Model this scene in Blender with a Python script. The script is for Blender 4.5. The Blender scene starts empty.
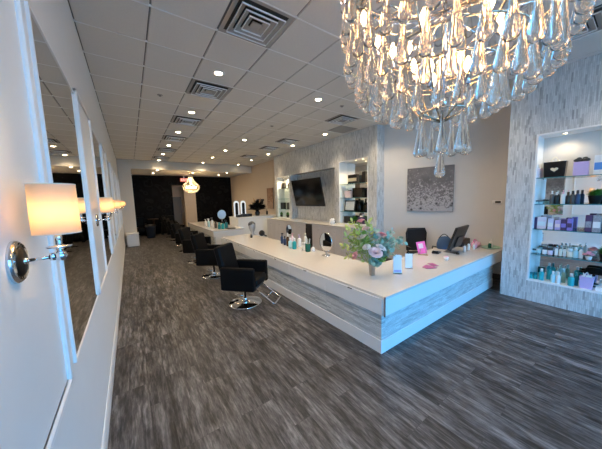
import bpy, math, random
from mathutils import Vector, Matrix
random.seed(7)
C = bpy.context.scene.collection
PI = math.pi
H = 1.8            # eye height of the photographer
CEIL = 3.606
XL = -0.30         # left wall face
XT = 5.30          # tiled feature wall face
XB = 5.65          # right wall face beyond the tiles, back of the niches
XR = 6.25          # right wall face of the reception recess at its near end
WA, WB = (5.60, 4.12), (6.25, 1.44)      # the recess wall runs slightly askew between these plan points
WANG = math.atan2(WB[0]-WA[0], WA[1]-WB[1])
def wall_x(y): return WA[0]+(WA[1]-y)/(WA[1]-WB[1])*(WB[0]-WA[0])
F_PX, YAW, PITCH, ROLL = 244.17, 0.607999, 0.107592, -0.028443

# ------------------------------------------------------------------ camera
def cam_axes():
    cy, sy = math.cos(YAW), math.sin(YAW); cp, sp = math.cos(PITCH), math.sin(PITCH)
    f = Vector((sy*cp, cy*cp, -sp)); r = Vector((cy, -sy, 0)); u = r.cross(f)
    cr, sr = math.cos(ROLL), math.sin(ROLL)
    return cr*r + sr*u, -sr*r + cr*u, f
R_, U_, F_ = cam_axes()
def at(px, py, X=None, Y=None, Z=None):
    """a point of the place seen at a pixel of the photograph, on the plane X=, Y= or Z="""
    d = R_*((px-301)/F_PX) + U_*((224.5-py)/F_PX) + F_
    if X is not None: t = X/d.x
    elif Y is not None: t = Y/d.y
    else: t = (Z-H)/d.z
    p = d*t; p.z += H
    return p
cd = bpy.data.cameras.new('camera'); cam = bpy.data.objects.new('camera', cd); C.objects.link(cam)
cam.matrix_world = Matrix(((R_.x, U_.x, -F_.x, 0), (R_.y, U_.y, -F_.y, 0), (R_.z, U_.z, -F_.z, H), (0, 0, 0, 1)))
cd.sensor_fit = 'HORIZONTAL'; cd.sensor_width = 36; cd.lens = F_PX/602*36; cd.clip_start = 0.02
bpy.context.scene.camera = cam

# ------------------------------------------------------------------ materials
def new_mat(name):
    m = bpy.data.materials.new(name); m.use_nodes = True
    nt = m.node_tree
    for n in list(nt.nodes): nt.nodes.remove(n)
    o = nt.nodes.new('ShaderNodeOutputMaterial')
    return m, nt, o
def srgb(r, g, b):
    f = lambda c: (c/255/12.92) if c/255 <= 0.04045 else ((c/255+0.055)/1.055)**2.4
    return (f(r), f(g), f(b), 1)
def P(name, col, rough=0.5, metal=0.0, spec=0.5, noise=0.06, nscale=6.0, bump=0.0, bscale=200.0, trans=0.0, ior=1.45, coat=0.0):
    m, nt, o = new_mat(name)
    b = nt.nodes.new('ShaderNodeBsdfPrincipled'); nt.links.new(b.outputs[0], o.inputs[0])
    b.inputs['Roughness'].default_value = rough; b.inputs['Metallic'].default_value = metal
    b.inputs['Specular IOR Level'].default_value = spec; b.inputs['IOR'].default_value = ior
    b.inputs['Transmission Weight'].default_value = trans; b.inputs['Coat Weight'].default_value = coat
    tc = nt.nodes.new('ShaderNodeTexCoord')
    nz = nt.nodes.new('ShaderNodeTexNoise'); nz.inputs['Scale'].default_value = nscale; nz.inputs['Detail'].default_value = 4
    nt.links.new(tc.outputs['Object'], nz.inputs['Vector'])
    mx = nt.nodes.new('ShaderNodeMix'); mx.data_type = 'RGBA'
    k = noise
    mx.inputs['A'].default_value = (col[0]*(1-k), col[1]*(1-k), col[2]*(1-k), 1)
    mx.inputs['B'].default_value = (min(1, col[0]*(1+k)), min(1, col[1]*(1+k)), min(1, col[2]*(1+k)), 1)
    nt.links.new(nz.outputs['Fac'], mx.inputs['Factor']); nt.links.new(mx.outputs['Result'], b.inputs['Base Color'])
    if bump:
        n2 = nt.nodes.new('ShaderNodeTexNoise'); n2.inputs['Scale'].default_value = bscale
        nt.links.new(tc.outputs['Object'], n2.inputs['Vector'])
        bp = nt.nodes.new('ShaderNodeBump'); bp.inputs['Strength'].default_value = bump; bp.inputs['Distance'].default_value = 0.003
        nt.links.new(n2.outputs['Fac'], bp.inputs['Height']); nt.links.new(bp.outputs[0], b.inputs['Normal'])
    return m
def EM(name, col, strength):
    m, nt, o = new_mat(name)
    e = nt.nodes.new('ShaderNodeEmission'); e.inputs[0].default_value = col; e.inputs[1].default_value = strength
    nt.links.new(e.outputs[0], o.inputs[0]); return m
def swz(nt, order, src='Position'):
    g = nt.nodes.new('ShaderNodeNewGeometry'); s = nt.nodes.new('ShaderNodeSeparateXYZ'); c = nt.nodes.new('ShaderNodeCombineXYZ')
    nt.links.new(g.outputs['Position'], s.inputs[0])
    for i, a in enumerate(order): nt.links.new(s.outputs['XYZ'.index(a)], c.inputs[i])
    return c.outputs[0]
def ramp(nt, fac, stops):
    r = nt.nodes.new('ShaderNodeValToRGB'); nt.links.new(fac, r.inputs[0])
    while len(r.color_ramp.elements) < len(stops): r.color_ramp.elements.new(0.5)
    for e, (p, c) in zip(r.color_ramp.elements, stops): e.position = p; e.color = c
    return r.outputs[0]
def stick_mosaic(name, order, bw, bh, stops, rough=0.22):
    m, nt, o = new_mat(name)
    b = nt.nodes.new('ShaderNodeBsdfPrincipled'); nt.links.new(b.outputs[0], o.inputs[0]); b.inputs['Roughness'].default_value = rough
    v = swz(nt, order)
    br = nt.nodes.new('ShaderNodeTexBrick'); nt.links.new(v, br.inputs['Vector'])
    br.offset = 0.37; br.offset_frequency = 2; br.squash = 1.0
    br.inputs['Color1'].default_value = (0, 0, 0, 1); br.inputs['Color2'].default_value = (1, 1, 1, 1); br.inputs['Mortar'].default_value = (0.3, 0.3, 0.3, 1)
    br.inputs['Scale'].default_value = 1; br.inputs['Brick Width'].default_value = bw; br.inputs['Row Height'].default_value = bh
    br.inputs['Mortar Size'].default_value = 0.0012; br.inputs['Bias'].default_value = 0.0
    col = ramp(nt, br.outputs['Color'], stops)
    nz = nt.nodes.new('ShaderNodeTexNoise'); nz.inputs['Scale'].default_value = 9; nz.inputs['Detail'].default_value = 6; nz.inputs['Distortion'].default_value = 1.2
    mp = nt.nodes.new('ShaderNodeMapping'); mp.inputs['Scale'].default_value = (0.5, 3.0, 1); nt.links.new(v, mp.inputs[0]); nt.links.new(mp.outputs[0], nz.inputs['Vector'])
    vein = ramp(nt, nz.outputs['Fac'], [(0.32, (0.66, 0.67, 0.68, 1)), (0.55, (1, 1, 1, 1))])
    mx = nt.nodes.new('ShaderNodeMix'); mx.data_type = 'RGBA'; mx.blend_type = 'MULTIPLY'; mx.inputs['Factor'].default_value = 0.8
    nt.links.new(col, mx.inputs['A']); nt.links.new(vein, mx.inputs['B'])
    mo = nt.nodes.new('ShaderNodeMix'); mo.data_type = 'RGBA'; mo.inputs['B'].default_value = (0.42, 0.43, 0.43, 1)
    nt.links.new(br.outputs['Fac'], mo.inputs['Factor']); nt.links.new(mx.outputs['Result'], mo.inputs['A'])
    nt.links.new(mo.outputs['Result'], b.inputs['Base Color'])
    bp = nt.nodes.new('ShaderNodeBump'); bp.inputs['Strength'].default_value = 0.25; bp.inputs['Distance'].default_value = 0.002
    inv = nt.nodes.new('ShaderNodeMath'); inv.operation = 'SUBTRACT'; inv.inputs[0].default_value = 1; nt.links.new(br.outputs['Fac'], inv.inputs[1])
    nt.links.new(inv.outputs[0], bp.inputs['Height']); nt.links.new(bp.outputs[0], b.inputs['Normal'])
    return m
def floor_mat():
    m, nt, o = new_mat('grey_wood_planks')
    b = nt.nodes.new('ShaderNodeBsdfPrincipled'); nt.links.new(b.outputs[0], o.inputs[0])
    v = swz(nt, 'YXZ')
    br = nt.nodes.new('ShaderNodeTexBrick'); nt.links.new(v, br.inputs['Vector']); br.offset = 0.37; br.offset_frequency = 3
    br.inputs['Color1'].default_value = (0, 0, 0, 1); br.inputs['Color2'].default_value = (1, 1, 1, 1); br.inputs['Mortar'].default_value = (0, 0, 0, 1)
    br.inputs['Scale'].default_value = 1; br.inputs['Brick Width'].default_value = 0.92; br.inputs['Row Height'].default_value = 0.155
    br.inputs['Mortar Size'].default_value = 0.0016
    # offset the grain per plank
    ad = nt.nodes.new('ShaderNodeVectorMath'); ad.operation = 'ADD'
    sc = nt.nodes.new('ShaderNodeVectorMath'); sc.operation = 'SCALE'; sc.inputs['Scale'].default_value = 7.0
    nt.links.new(br.outputs['Color'], sc.inputs[0]); nt.links.new(v, ad.inputs[0]); nt.links.new(sc.outputs[0], ad.inputs[1])
    mp = nt.nodes.new('ShaderNodeMapping'); mp.inputs['Scale'].default_value = (1.9, 11, 1); nt.links.new(ad.outputs[0], mp.inputs[0])
    nz = nt.nodes.new('ShaderNodeTexNoise'); nz.inputs['Scale'].default_value = 1.0; nz.inputs['Detail'].default_value = 8; nz.inputs['Roughness'].default_value = 0.65; nz.inputs['Distortion'].default_value = 0.5
    nt.links.new(mp.outputs[0], nz.inputs['Vector'])
    mp2 = nt.nodes.new('ShaderNodeMapping'); mp2.inputs['Scale'].default_value = (6.0, 42, 1); nt.links.new(ad.outputs[0], mp2.inputs[0])
    nf = nt.nodes.new('ShaderNodeTexNoise'); nf.inputs['Scale'].default_value = 1.0; nf.inputs['Detail'].default_value = 6; nf.inputs['Roughness'].default_value = 0.7; nt.links.new(mp2.outputs[0], nf.inputs['Vector'])
    mg = nt.nodes.new('ShaderNodeMix'); mg.data_type = 'FLOAT'; mg.inputs['Factor'].default_value = 0.48; nt.links.new(nz.outputs['Fac'], mg.inputs['A']); nt.links.new(nf.outputs['Fac'], mg.inputs['B'])
    grain = ramp(nt, mg.outputs['Result'], [(0.385, (0.012, 0.011, 0.011, 1)), (0.46, (0.040, 0.037, 0.037, 1)), (0.535, (0.105, 0.098, 0.097, 1)), (0.64, (0.245, 0.234, 0.232, 1))])
    tone = ramp(nt, br.outputs['Color'], [(0.0, (0.80, 0.79, 0.78, 1)), (1.0, (1.12, 1.12, 1.12, 1))])
    mx = nt.nodes.new('ShaderNodeMix'); mx.data_type = 'RGBA'; mx.blend_type = 'MULTIPLY'; mx.inputs['Factor'].default_value = 1
    nt.links.new(grain, mx.inputs['A']); nt.links.new(tone, mx.inputs['B'])
    mo = nt.nodes.new('ShaderNodeMix'); mo.data_type = 'RGBA'; mo.inputs['B'].default_value = (0.045, 0.042, 0.041, 1)
    nt.links.new(br.outputs['Fac'], mo.inputs['Factor']); nt.links.new(mx.outputs['Result'], mo.inputs['A'])
    nt.links.new(mo.outputs['Result'], b.inputs['Base Color'])
    b.inputs['Roughness'].default_value = 0.42; b.inputs['Specular IOR Level'].default_value = 0.4
    bp = nt.nodes.new('ShaderNodeBump'); bp.inputs['Strength'].default_value = 0.15; bp.inputs['Distance'].default_value = 0.003
    nt.links.new(nz.outputs['Fac'], bp.inputs['Height']); nt.links.new(bp.outputs[0], b.inputs['Normal'])
    return m
def damask_mat():
    m, nt, o = new_mat('black_damask_paper')
    b = nt.nodes.new('ShaderNodeBsdfPrincipled'); nt.links.new(b.outputs[0], o.inputs[0])
    v = swz(nt, 'XZY')
    w = nt.nodes.new('ShaderNodeTexVoronoi'); w.inputs['Scale'].default_value = 3.2; w.feature = 'SMOOTH_F1'; nt.links.new(v, w.inputs['Vector'])
    c = ramp(nt, w.outputs['Distance'], [(0.15, (0.002, 0.002, 0.0025, 1)), (0.3, (0.010, 0.010, 0.011, 1)), (0.42, (0.002, 0.002, 0.0025, 1)), (0.6, (0.005, 0.005, 0.006, 1))])
    nt.links.new(c, b.inputs['Base Color']); b.inputs['Roughness'].default_value = 0.6; b.inputs['Specular IOR Level'].default_value = 0.08; return m
def glass_thin(name, tint=(1, 1, 1, 1), refl=0.10):
    m, nt, o = new_mat(name)
    t = nt.nodes.new('ShaderNodeBsdfTransparent'); t.inputs[0].default_value = tint
    g = nt.nodes.new('ShaderNodeBsdfGlossy'); g.inputs['Roughness'].default_value = 0.02
    x = nt.nodes.new('ShaderNodeMixShader')
    fr = nt.nodes.new('ShaderNodeLayerWeight'); fr.inputs[0].default_value = refl*2
    nt.links.new(fr.outputs['Fresnel'], x.inputs[0]); nt.links.new(t.outputs[0], x.inputs[1]); nt.links.new(g.outputs[0], x.inputs[2])
    nt.links.new(x.outputs[0], o.inputs[0]); return m
def crystal_mat():
    m, nt, o = new_mat('clear_crystal')
    g = nt.nodes.new('ShaderNodeBsdfGlass'); g.inputs['IOR'].default_value = 1.45; g.inputs['Roughness'].default_value = 0.0
    g.inputs['Color'].default_value = (1, 0.985, 0.965, 1)
    t = nt.nodes.new('ShaderNodeBsdfTransparent'); x = nt.nodes.new('ShaderNodeMixShader'); x.inputs[0].default_value = 0.18
    nt.links.new(g.outputs[0], x.inputs[1]); nt.links.new(t.outputs[0], x.inputs[2])
    nt.links.new(x.outputs[0], o.inputs[0]); return m
def shade_mat():
    m, nt, o = new_mat('cream_shade_fabric')
    d = nt.nodes.new('ShaderNodeBsdfDiffuse'); d.inputs[0].default_value = (0.85, 0.74, 0.6, 1)
    t = nt.nodes.new('ShaderNodeBsdfTranslucent'); t.inputs[0].default_value = (0.95, 0.80, 0.62, 1)
    x = nt.nodes.new('ShaderNodeMixShader'); x.inputs[0].default_value = 0.62
    tc = nt.nodes.new('ShaderNodeTexCoord'); nz = nt.nodes.new('ShaderNodeTexNoise'); nz.inputs['Scale'].default_value = 120
    nt.links.new(tc.outputs['Object'], nz.inputs['Vector'])
    bp = nt.nodes.new('ShaderNodeBump'); bp.inputs['Strength'].default_value = 0.1; nt.links.new(nz.outputs[0], bp.inputs['Height']); nt.links.new(bp.outputs[0], d.inputs['Normal'])
    nt.links.new(d.outputs[0], x.inputs[1]); nt.links.new(t.outputs[0], x.inputs[2]); nt.links.new(x.outputs[0], o.inputs[0]); return m
def art_mat(name, order, bg, ink, scale, ymin, ymax):
    """a print of pale stems and blossoms on a mottled ground"""
    m, nt, o = new_mat(name)
    b = nt.nodes.new('ShaderNodeBsdfPrincipled'); nt.links.new(b.outputs[0], o.inputs[0]); b.inputs['Roughness'].default_value = 0.6
    v = swz(nt, order)
    n1 = nt.nodes.new('ShaderNodeTexNoise'); n1.inputs['Scale'].default_value = scale*0.5; n1.inputs['Detail'].default_value = 6; nt.links.new(v, n1.inputs['Vector'])
    c1 = ramp(nt, n1.outputs['Fac'], [(0.3, bg[0]), (0.7, bg[1])])
    vo = nt.nodes.new('ShaderNodeTexVoronoi'); vo.inputs['Scale'].default_value = scale; nt.links.new(v, vo.inputs['Vector'])
    s = nt.nodes.new('ShaderNodeSeparateXYZ'); nt.links.new(v, s.inputs[0])
    mr = nt.nodes.new('ShaderNodeMapRange'); mr.inputs['From Min'].default_value = ymax; mr.inputs['From Max'].default_value = ymin
    nt.links.new(s.outputs[1], mr.inputs['Value'])
    n2 = nt.nodes.new('ShaderNodeTexNoise'); n2.inputs['Scale'].default_value = scale*1.6; n2.inputs['Detail'].default_value = 5; n2.inputs['Distortion'].default_value = 2; nt.links.new(v, n2.inputs['Vector'])
    a = nt.nodes.new('ShaderNodeMath'); a.operation = 'MULTIPLY_ADD'; a.inputs[1].default_value = 0.33; nt.links.new(mr.outputs[0], a.inputs[0]); nt.links.new(n2.outputs['Fac'], a.inputs[2])
    f = ramp(nt, a.outputs[0], [(0.66, (0, 0, 0, 1)), (0.74, (1, 1, 1, 1))])
    c2 = ramp(nt, vo.outputs['Distance'], [(0.1, ink[0]), (0.4, ink[1])])
    mx = nt.nodes.new('ShaderNodeMix'); mx.data_type = 'RGBA'; nt.links.new(f, mx.inputs['Factor']); nt.links.new(c1, mx.inputs['A']); nt.links.new(c2, mx.inputs['B'])
    nt.links.new(mx.outputs['Result'], b.inputs['Base Color']); return m

M = {}
M['white_wall'] = P('white_wall_paint', (0.80, 0.80, 0.80), 0.5, noise=0.02)
M['white_trim'] = P('white_trim_gloss', (0.84, 0.84, 0.84), 0.28, noise=0.02)
M['cream_wall'] = P('cream_paint', (0.68, 0.62, 0.54), 0.6, noise=0.02)
M['beige'] = P('warm_beige_paint', (0.60, 0.52, 0.44), 0.7, noise=0.03)
M['greige'] = P('greige_paint', (0.66, 0.635, 0.61), 0.7, noise=0.03)
M['tile'] = P('mineral_ceiling_tile', (0.70, 0.68, 0.65), 0.9, noise=0.05, nscale=60, bump=0.2, bscale=250)
M['grid'] = P('ceiling_grid_grey', (0.20, 0.195, 0.19), 0.6)
M['floor'] = floor_mat()
M['damask'] = damask_mat()
ST = [(0.0, (0.40, 0.41, 0.41, 1)), (0.12, (0.50, 0.51, 0.51, 1)), (0.26, (0.62, 0.63, 0.63, 1)), (1.0, (0.70, 0.71, 0.71, 1))]
M['stick_v'] = stick_mosaic('upright_stick_mosaic', 'ZYX', 0.13, 0.019, ST)
M['stick_v_end'] = stick_mosaic('upright_stick_mosaic_return', 'ZXY', 0.13, 0.019, ST)
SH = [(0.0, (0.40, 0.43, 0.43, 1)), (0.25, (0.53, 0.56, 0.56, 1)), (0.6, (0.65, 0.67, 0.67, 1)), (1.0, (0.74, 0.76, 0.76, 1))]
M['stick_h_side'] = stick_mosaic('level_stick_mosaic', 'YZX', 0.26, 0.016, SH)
M['stick_h_end'] = stick_mosaic('level_stick_mosaic_end', 'XZY', 0.26, 0.016, [(0.0, (0.56, 0.58, 0.58, 1)), (0.4, (0.68, 0.70, 0.70, 1)), (1.0, (0.76, 0.78, 0.78, 1))])  # paler copy of the side mosaic, daylight wash put into its colour
M['quartz'] = P('white_quartz', (0.66, 0.63, 0.60), 0.10, noise=0.04, nscale=25, spec=0.55)
M['lacquer'] = P('white_lacquer', (0.80, 0.80, 0.80), 0.22, noise=0.015)
M['brown_edge'] = P('brown_edge_band', (0.16, 0.10, 0.07), 0.4)
M['chrome'] = P('chrome', (0.80, 0.80, 0.81), 0.07, metal=1.0, noise=0.01)
M['nickel'] = P('brushed_nickel', (0.66, 0.64, 0.61), 0.2, metal=1.0)
M['warm_metal'] = P('pale_gold_metal', (0.72, 0.62, 0.48), 0.25, metal=1.0)
M['bronze'] = P('dark_bronze', (0.06, 0.05, 0.045), 0.25, metal=0.9)
M['dish'] = P('dark_reflection_dish', (0.01, 0.008, 0.007), 0.4, spec=0.2)  # dark reflection in the chrome backplate centre, put into the colour
M['leather'] = P('black_vinyl', (0.006, 0.006, 0.0065), 0.5, spec=0.08, bump=0.25, bscale=120)
M['black'] = P('black_plastic', (0.014, 0.014, 0.016), 0.35)
M['black_gloss'] = P('black_gloss', (0.008, 0.008, 0.010), 0.12)
M['dark_grey'] = P('charcoal_plastic', (0.07, 0.07, 0.075), 0.4)
M['mesh_black'] = P('black_mesh_fabric', (0.02, 0.02, 0.022), 0.8, bump=0.5, bscale=300)
M['mirror'] = P('silvered_mirror', (0.88, 0.90, 0.90), 0.015, metal=1.0, noise=0.0)
M['crystal'] = crystal_mat()
M['clear_glass'] = glass_thin('clear_glass', (0.90, 0.97, 0.95, 1), 0.12)
M['pane'] = glass_thin('window_glass', (0.97, 0.99, 1, 1), 0.06)
M['acrylic'] = glass_thin('clear_acrylic', (0.96, 0.97, 1, 1), 0.10)
M['shade'] = shade_mat()
M['bulb'] = EM('warm_bulb', (1.0, 0.64, 0.28, 1), 75)
M['bulb_chand'] = EM('candle_bulb', (1.0, 0.54, 0.20, 1), 75)
M['lens'] = EM('downlight_lens', (1.0, 0.80, 0.50, 1), 40)
M['lens_warm'] = EM('shelf_light_lens', (1.0, 0.78, 0.42, 1), 30)
M['led'] = EM('led_ring', (0.92, 0.98, 1.0, 1), 0.8)
M['exit_red'] = EM('exit_letters', (1.0, 0.75, 0.65, 1), 1.3)
M['exit_white'] = EM('exit_face', (1.0, 0.22, 0.14, 1), 0.8)
M['white_plastic'] = P('white_plastic', (0.80, 0.80, 0.80), 0.35, noise=0.01)
M['white_paper'] = P('white_paper', (0.82, 0.82, 0.83), 0.7, noise=0.02)
M['vent'] = P('vent_enamel', (0.40, 0.38, 0.36), 0.5)
M['vent_dark'] = P('vent_shade_dark', (0.06, 0.058, 0.055), 0.8)
M['teal'] = P('teal_plastic', (0.02, 0.36, 0.40), 0.3)
M['teal_dark'] = P('deep_teal_plastic', (0.012, 0.20, 0.24), 0.3)
M['aqua'] = P('pale_aqua_plastic', (0.45, 0.72, 0.80), 0.3)
M['navy'] = P('navy_plastic', (0.03, 0.06, 0.15), 0.3)
M['green_dark'] = P('dark_green_plastic', (0.01, 0.11, 0.08), 0.25)
M['amber'] = P('brown_plastic', (0.09, 0.045, 0.02), 0.25)
M['lavender'] = P('lavender_card', (0.56, 0.44, 0.74), 0.6)
M['purple'] = P('purple_card', (0.30, 0.22, 0.62), 0.5)
M['plum'] = P('plum_card', (0.10, 0.05, 0.13), 0.5)
M['lilac'] = P('pale_lilac_card', (0.70, 0.64, 0.80), 0.6)
M['sky_reflection'] = P('painted_sky_reflection', (0.42, 0.62, 0.90), 0.6)  # mirrored sky put into the colour of the round mirror disc
M['blue_print'] = P('blue_print', (0.10, 0.28, 0.68), 0.6)
M['pink'] = P('pink_card', (0.95, 0.16, 0.50), 0.5)
M['pink_soft'] = P('soft_pink', (0.86, 0.46, 0.58), 0.6)
M['pink_pale'] = P('pale_pink', (0.88, 0.70, 0.74), 0.6)
M['magenta'] = P('mauve_card', (0.42, 0.11, 0.30), 0.5)
M['gold'] = P('gold_foil', (0.85, 0.78, 0.60), 0.35, metal=0.4)
M['blue_cloth'] = P('blue_cloth', (0.05, 0.11, 0.24), 0.8)
M['bin_blue'] = P('dark_blue_plastic', (0.03, 0.05, 0.09), 0.4)
M['wood_dark'] = P('dark_wood', (0.035, 0.022, 0.016), 0.45)
M['wood'] = P('pine_wood', (0.42, 0.28, 0.16), 0.5)
M['cream'] = P('cream_petal', (0.84, 0.80, 0.70), 0.6)
M['petal_white'] = P('white_petal', (0.86, 0.83, 0.83), 0.6)
M['petal_pink'] = P('pink_petal', (0.92, 0.50, 0.54), 0.6)
M['petal_blush'] = P('blush_petal', (0.86, 0.68, 0.70), 0.6)
M['leaf_green'] = P('leaf_green', (0.22, 0.36, 0.07), 0.55, noise=0.35, nscale=30)
M['leaf_olive'] = P('leaf_olive', (0.40, 0.48, 0.15), 0.55, noise=0.3, nscale=30)
M['leaf_sage'] = P('eucalyptus', (0.28, 0.44, 0.36), 0.6, noise=0.25, nscale=30)
M['grass'] = P('bright_green_blades', (0.04, 0.19, 0.02), 0.5, noise=0.4, nscale=40)
M['silver'] = P('silver_vase_metal', (0.45, 0.43, 0.42), 0.3, metal=1.0)
M['carton'] = P('grey_print_card', (0.35, 0.34, 0.38), 0.6, noise=0.8, nscale=70)
M['door_grey'] = P('grey_door_paint', (0.16, 0.16, 0.165), 0.5)
M['skin_tone'] = P('mannequin_silver', (0.42, 0.42, 0.43), 0.3, metal=0.5)
M['frame_black'] = P('black_picture_frame', (0.02, 0.02, 0.02), 0.3)
M['pavement'] = P('grey_pavement', (0.20, 0.195, 0.19), 0.9, nscale=1.5)
M['baseboard_dark'] = P('charcoal_baseboard', (0.10, 0.095, 0.09), 0.5)
M['taupe_cab'] = P('pale_taupe_cabinet', (0.62, 0.58, 0.565), 0.4, noise=0.02)
M['beads'] = None
M['canvas'] = art_mat('grey_floral_print', 'YZX', ((0.115, 0.108, 0.112, 1), (0.20, 0.19, 0.195, 1)), ((0.03, 0.03, 0.032, 1), (0.42, 0.40, 0.41, 1)), 9, 1.36, 2.48)
M['canvas_brown'] = art_mat('brown_abstract_print', 'YZX', ((0.16, 0.08, 0.05, 1), (0.33, 0.20, 0.14, 1)), ((0.07, 0.04, 0.03, 1), (0.45, 0.33, 0.26, 1)), 8, 1.2, 2.3)
M['certificate'] = P('certificate_paper', (0.75, 0.74, 0.72), 0.6, noise=0.25, nscale=40)

# ------------------------------------------------------------------ mesh builder
class MB:
    def __init__(s): s.v = []; s.f = []; s.m = []; s.sm = []
    def add(s, vs, fs, mi=0, smooth=False):
        o = len(s.v); s.v += [tuple(v) for v in vs]
        for f in fs: s.f.append([i+o for i in f]); s.m.append(mi); s.sm.append(smooth)
        return s
    def box(s, x0, y0, z0, x1, y1, z1, mi=0, xf=None, ch=0.0):
        if ch <= 0:
            vs = [(x0, y0, z0), (x1, y0, z0), (x1, y1, z0), (x0, y1, z0), (x0, y0, z1), (x1, y0, z1), (x1, y1, z1), (x0, y1, z1)]
            fs = [(3, 2, 1, 0), (4, 5, 6, 7), (0, 1, 5, 4), (1, 2, 6, 5), (2, 3, 7, 6), (3, 0, 4, 7)]
        else:
            vs = []; fs = []
            for (z, c) in ((z0, ch), (z0+ch, 0), (z1-ch, 0), (z1, ch)):
                a0, a1, b0, b1 = x0+c, x1-c, y0+c, y1-c; k = ch
                vs += [(a0+k, b0, z), (a1-k, b0, z), (a1, b0+k, z), (a1, b1-k, z), (a1-k, b1, z), (a0+k, b1, z), (a0, b1-k, z), (a0, b0+k, z)]
            fs.append(tuple(range(7, -1, -1))); fs.append(tuple(range(24, 32)))
            for l in range(3):
                for i in range(8):
                    j = (i+1) % 8; fs.append((l*8+i, l*8+j, l*8+8+j, l*8+8+i))
        if xf is not None: vs = [xf @ Vector(v) for v in vs]
        return s.add(vs, fs, mi)
    def lathe(s, prof, n=20, c=(0, 0, 0), mi=0, smooth=True, xf=None, cap=True, sx=1, sy=1, ph=0.0):
        vs = []; fs = []
        for (r, z) in prof:
            for i in range(n):
                a = 2*PI*i/n+ph; vs.append(Vector((c[0]+r*sx*math.cos(a), c[1]+r*sy*math.sin(a), c[2]+z)))
        for l in range(len(prof)-1):
            for i in range(n):
                j = (i+1) % n; fs.append((l*n+i, l*n+j, l*n+n+j, l*n+n+i))
        if cap:
            if prof[0][0] > 1e-6: fs.append(tuple(range(n-1, -1, -1)))
            if prof[-1][0] > 1e-6: fs.append(tuple(range((len(prof)-1)*n, len(prof)*n)))
        if xf is not None: vs = [xf @ v for v in vs]
        return s.add(vs, fs, mi, smooth)
    def tube(s, pts, r, n=8, mi=0, close=False, rads=None):
        pts = [Vector(p) for p in pts]; vs = []; fs = []; k = len(pts); up = None
        for i, p in enumerate(pts):
            if close: d = pts[(i+1) % k]-pts[i-1]
            else: d = pts[min(i+1, k-1)]-pts[max(i-1, 0)]
            d = d.normalized() if d.length > 1e-9 else Vector((0, 0, 1))
            if up is None: up = Vector((0, 0, 1)) if abs(d.z) < 0.9 else Vector((1, 0, 0))
            a = d.cross(up)
            if a.length < 1e-4: up = Vector((1, 0.3, 0)); a = d.cross(up)
            a.normalize(); b = a.cross(d); up = b.copy() if not close else up
            rr = rads[i] if rads else r
            for j in range(n):
                t = 2*PI*j/n; vs.append(p+a*(rr*math.cos(t))+b*(rr*math.sin(t)))
        seg = k if close else k-1
        for i in range(seg):
            for j in range(n):
                q = (j+1) % n; i2 = (i+1) % k
                fs.append((i*n+j, i*n+q, i2*n+q, i2*n+j))
        if not close: fs.append(tuple(range(n-1, -1, -1))); fs.append(tuple(range((k-1)*n, k*n)))
        return s.add(vs, fs, mi, True)
    def ball(s, c, r, n=12, mi=0, sx=1, sy=1, sz=1, xf=None):
        m = max(4, n//2); prof = [(r*math.sin(PI*i/m), -r*sz*math.cos(PI*i/m)) for i in range(m+1)]
        prof[0] = (0.0001, prof[0][1]); prof[-1] = (0.0001, prof[-1][1])
        return s.lathe(prof, n, c, mi, True, xf, False, sx, sy)
    def prism(s, poly, y0, y1, mi=0, ax='Y', xf=None):
        """outline (a, b) extruded along an axis: Y -> (a, y, b); X -> (x, a, b); Z -> (a, b, z)"""
        n = len(poly)
        g = {'Y': lambda a, b, t: (a, t, b), 'X': lambda a, b, t: (t, a, b), 'Z': lambda a, b, t: (a, b, t)}[ax]
        vs = [Vector(g(a, b, y0)) for a, b in poly]+[Vector(g(a, b, y1)) for a, b in poly]
        fs = [tuple(range(n)), tuple(range(2*n-1, n-1, -1))]+[(i, i+n, (i+1) % n+n, (i+1) % n) for i in range(n)]
        if xf is not None: vs = [xf @ v for v in vs]
        return s.add(vs, fs, mi)
    def build(s, name, mats, parent=None, loc=None, bevel=0.0, solid=0.0, recalc=True):
        me = bpy.data.meshes.new(name); me.from_pydata(s.v, [], s.f)
        mats = mats if isinstance(mats, (list, tuple)) else [mats]
        for m in mats: me.materials.append(m)
        for p, mi, sm in zip(me.polygons, s.m, s.sm): p.material_index = mi; p.use_smooth = sm
        if recalc:
            import bmesh
            bm = bmesh.new(); bm.from_mesh(me); bmesh.ops.recalc_face_normals(bm, faces=bm.faces); bm.to_mesh(me); bm.free()
        o = bpy.data.objects.new(name, me); C.objects.link(o)
        if parent is not None: o.parent = parent
        if loc is not None: o.location = loc
        if bevel: 
            b = o.modifiers.new('bevel', 'BEVEL'); b.width = bevel; b.segments = 2; b.limit_method = 'ANGLE'
        if solid:
            b = o.modifiers.new('solid', 'SOLIDIFY'); b.thickness = solid
        return o

def tag(o, label, cat, group=None, kind=None):
    o['label'] = label; o['category'] = cat
    if group: o['group'] = group
    if kind: o['kind'] = kind
    return o
def thing(name, label, cat, loc=(0, 0, 0), rz=0.0, group=None):
    o = bpy.data.objects.new(name, None); C.objects.link(o); o.empty_display_size = 0.05
    o.location = loc; o.rotation_euler = (0, 0, rz); return tag(o, label, cat, group)
def struct(name, mb, m, parent=None, label=None, **k):
    o = mb.build(name, m, parent, **k); o['kind'] = 'structure'
    if label and parent is None: o['label'] = label
    return o
def copy_tree(o, loc, rz=None, label=None, sc=None):
    r = o.copy(); C.objects.link(r); r.location = loc
    if rz is not None: r.rotation_euler = (0, 0, rz)
    if label: r['label'] = label
    if sc: r.scale = sc
    def kids(src, dst):
        for ch in list(src.children):
            c = ch.copy(); C.objects.link(c); c.parent = dst; kids(ch, c)
    kids(o, r); return r
def Rz(a): return Matrix.Rotation(a, 4, 'Z')
def Rx(a): return Matrix.Rotation(a, 4, 'X')
def Ry(a): return Matrix.Rotation(a, 4, 'Y')
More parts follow.
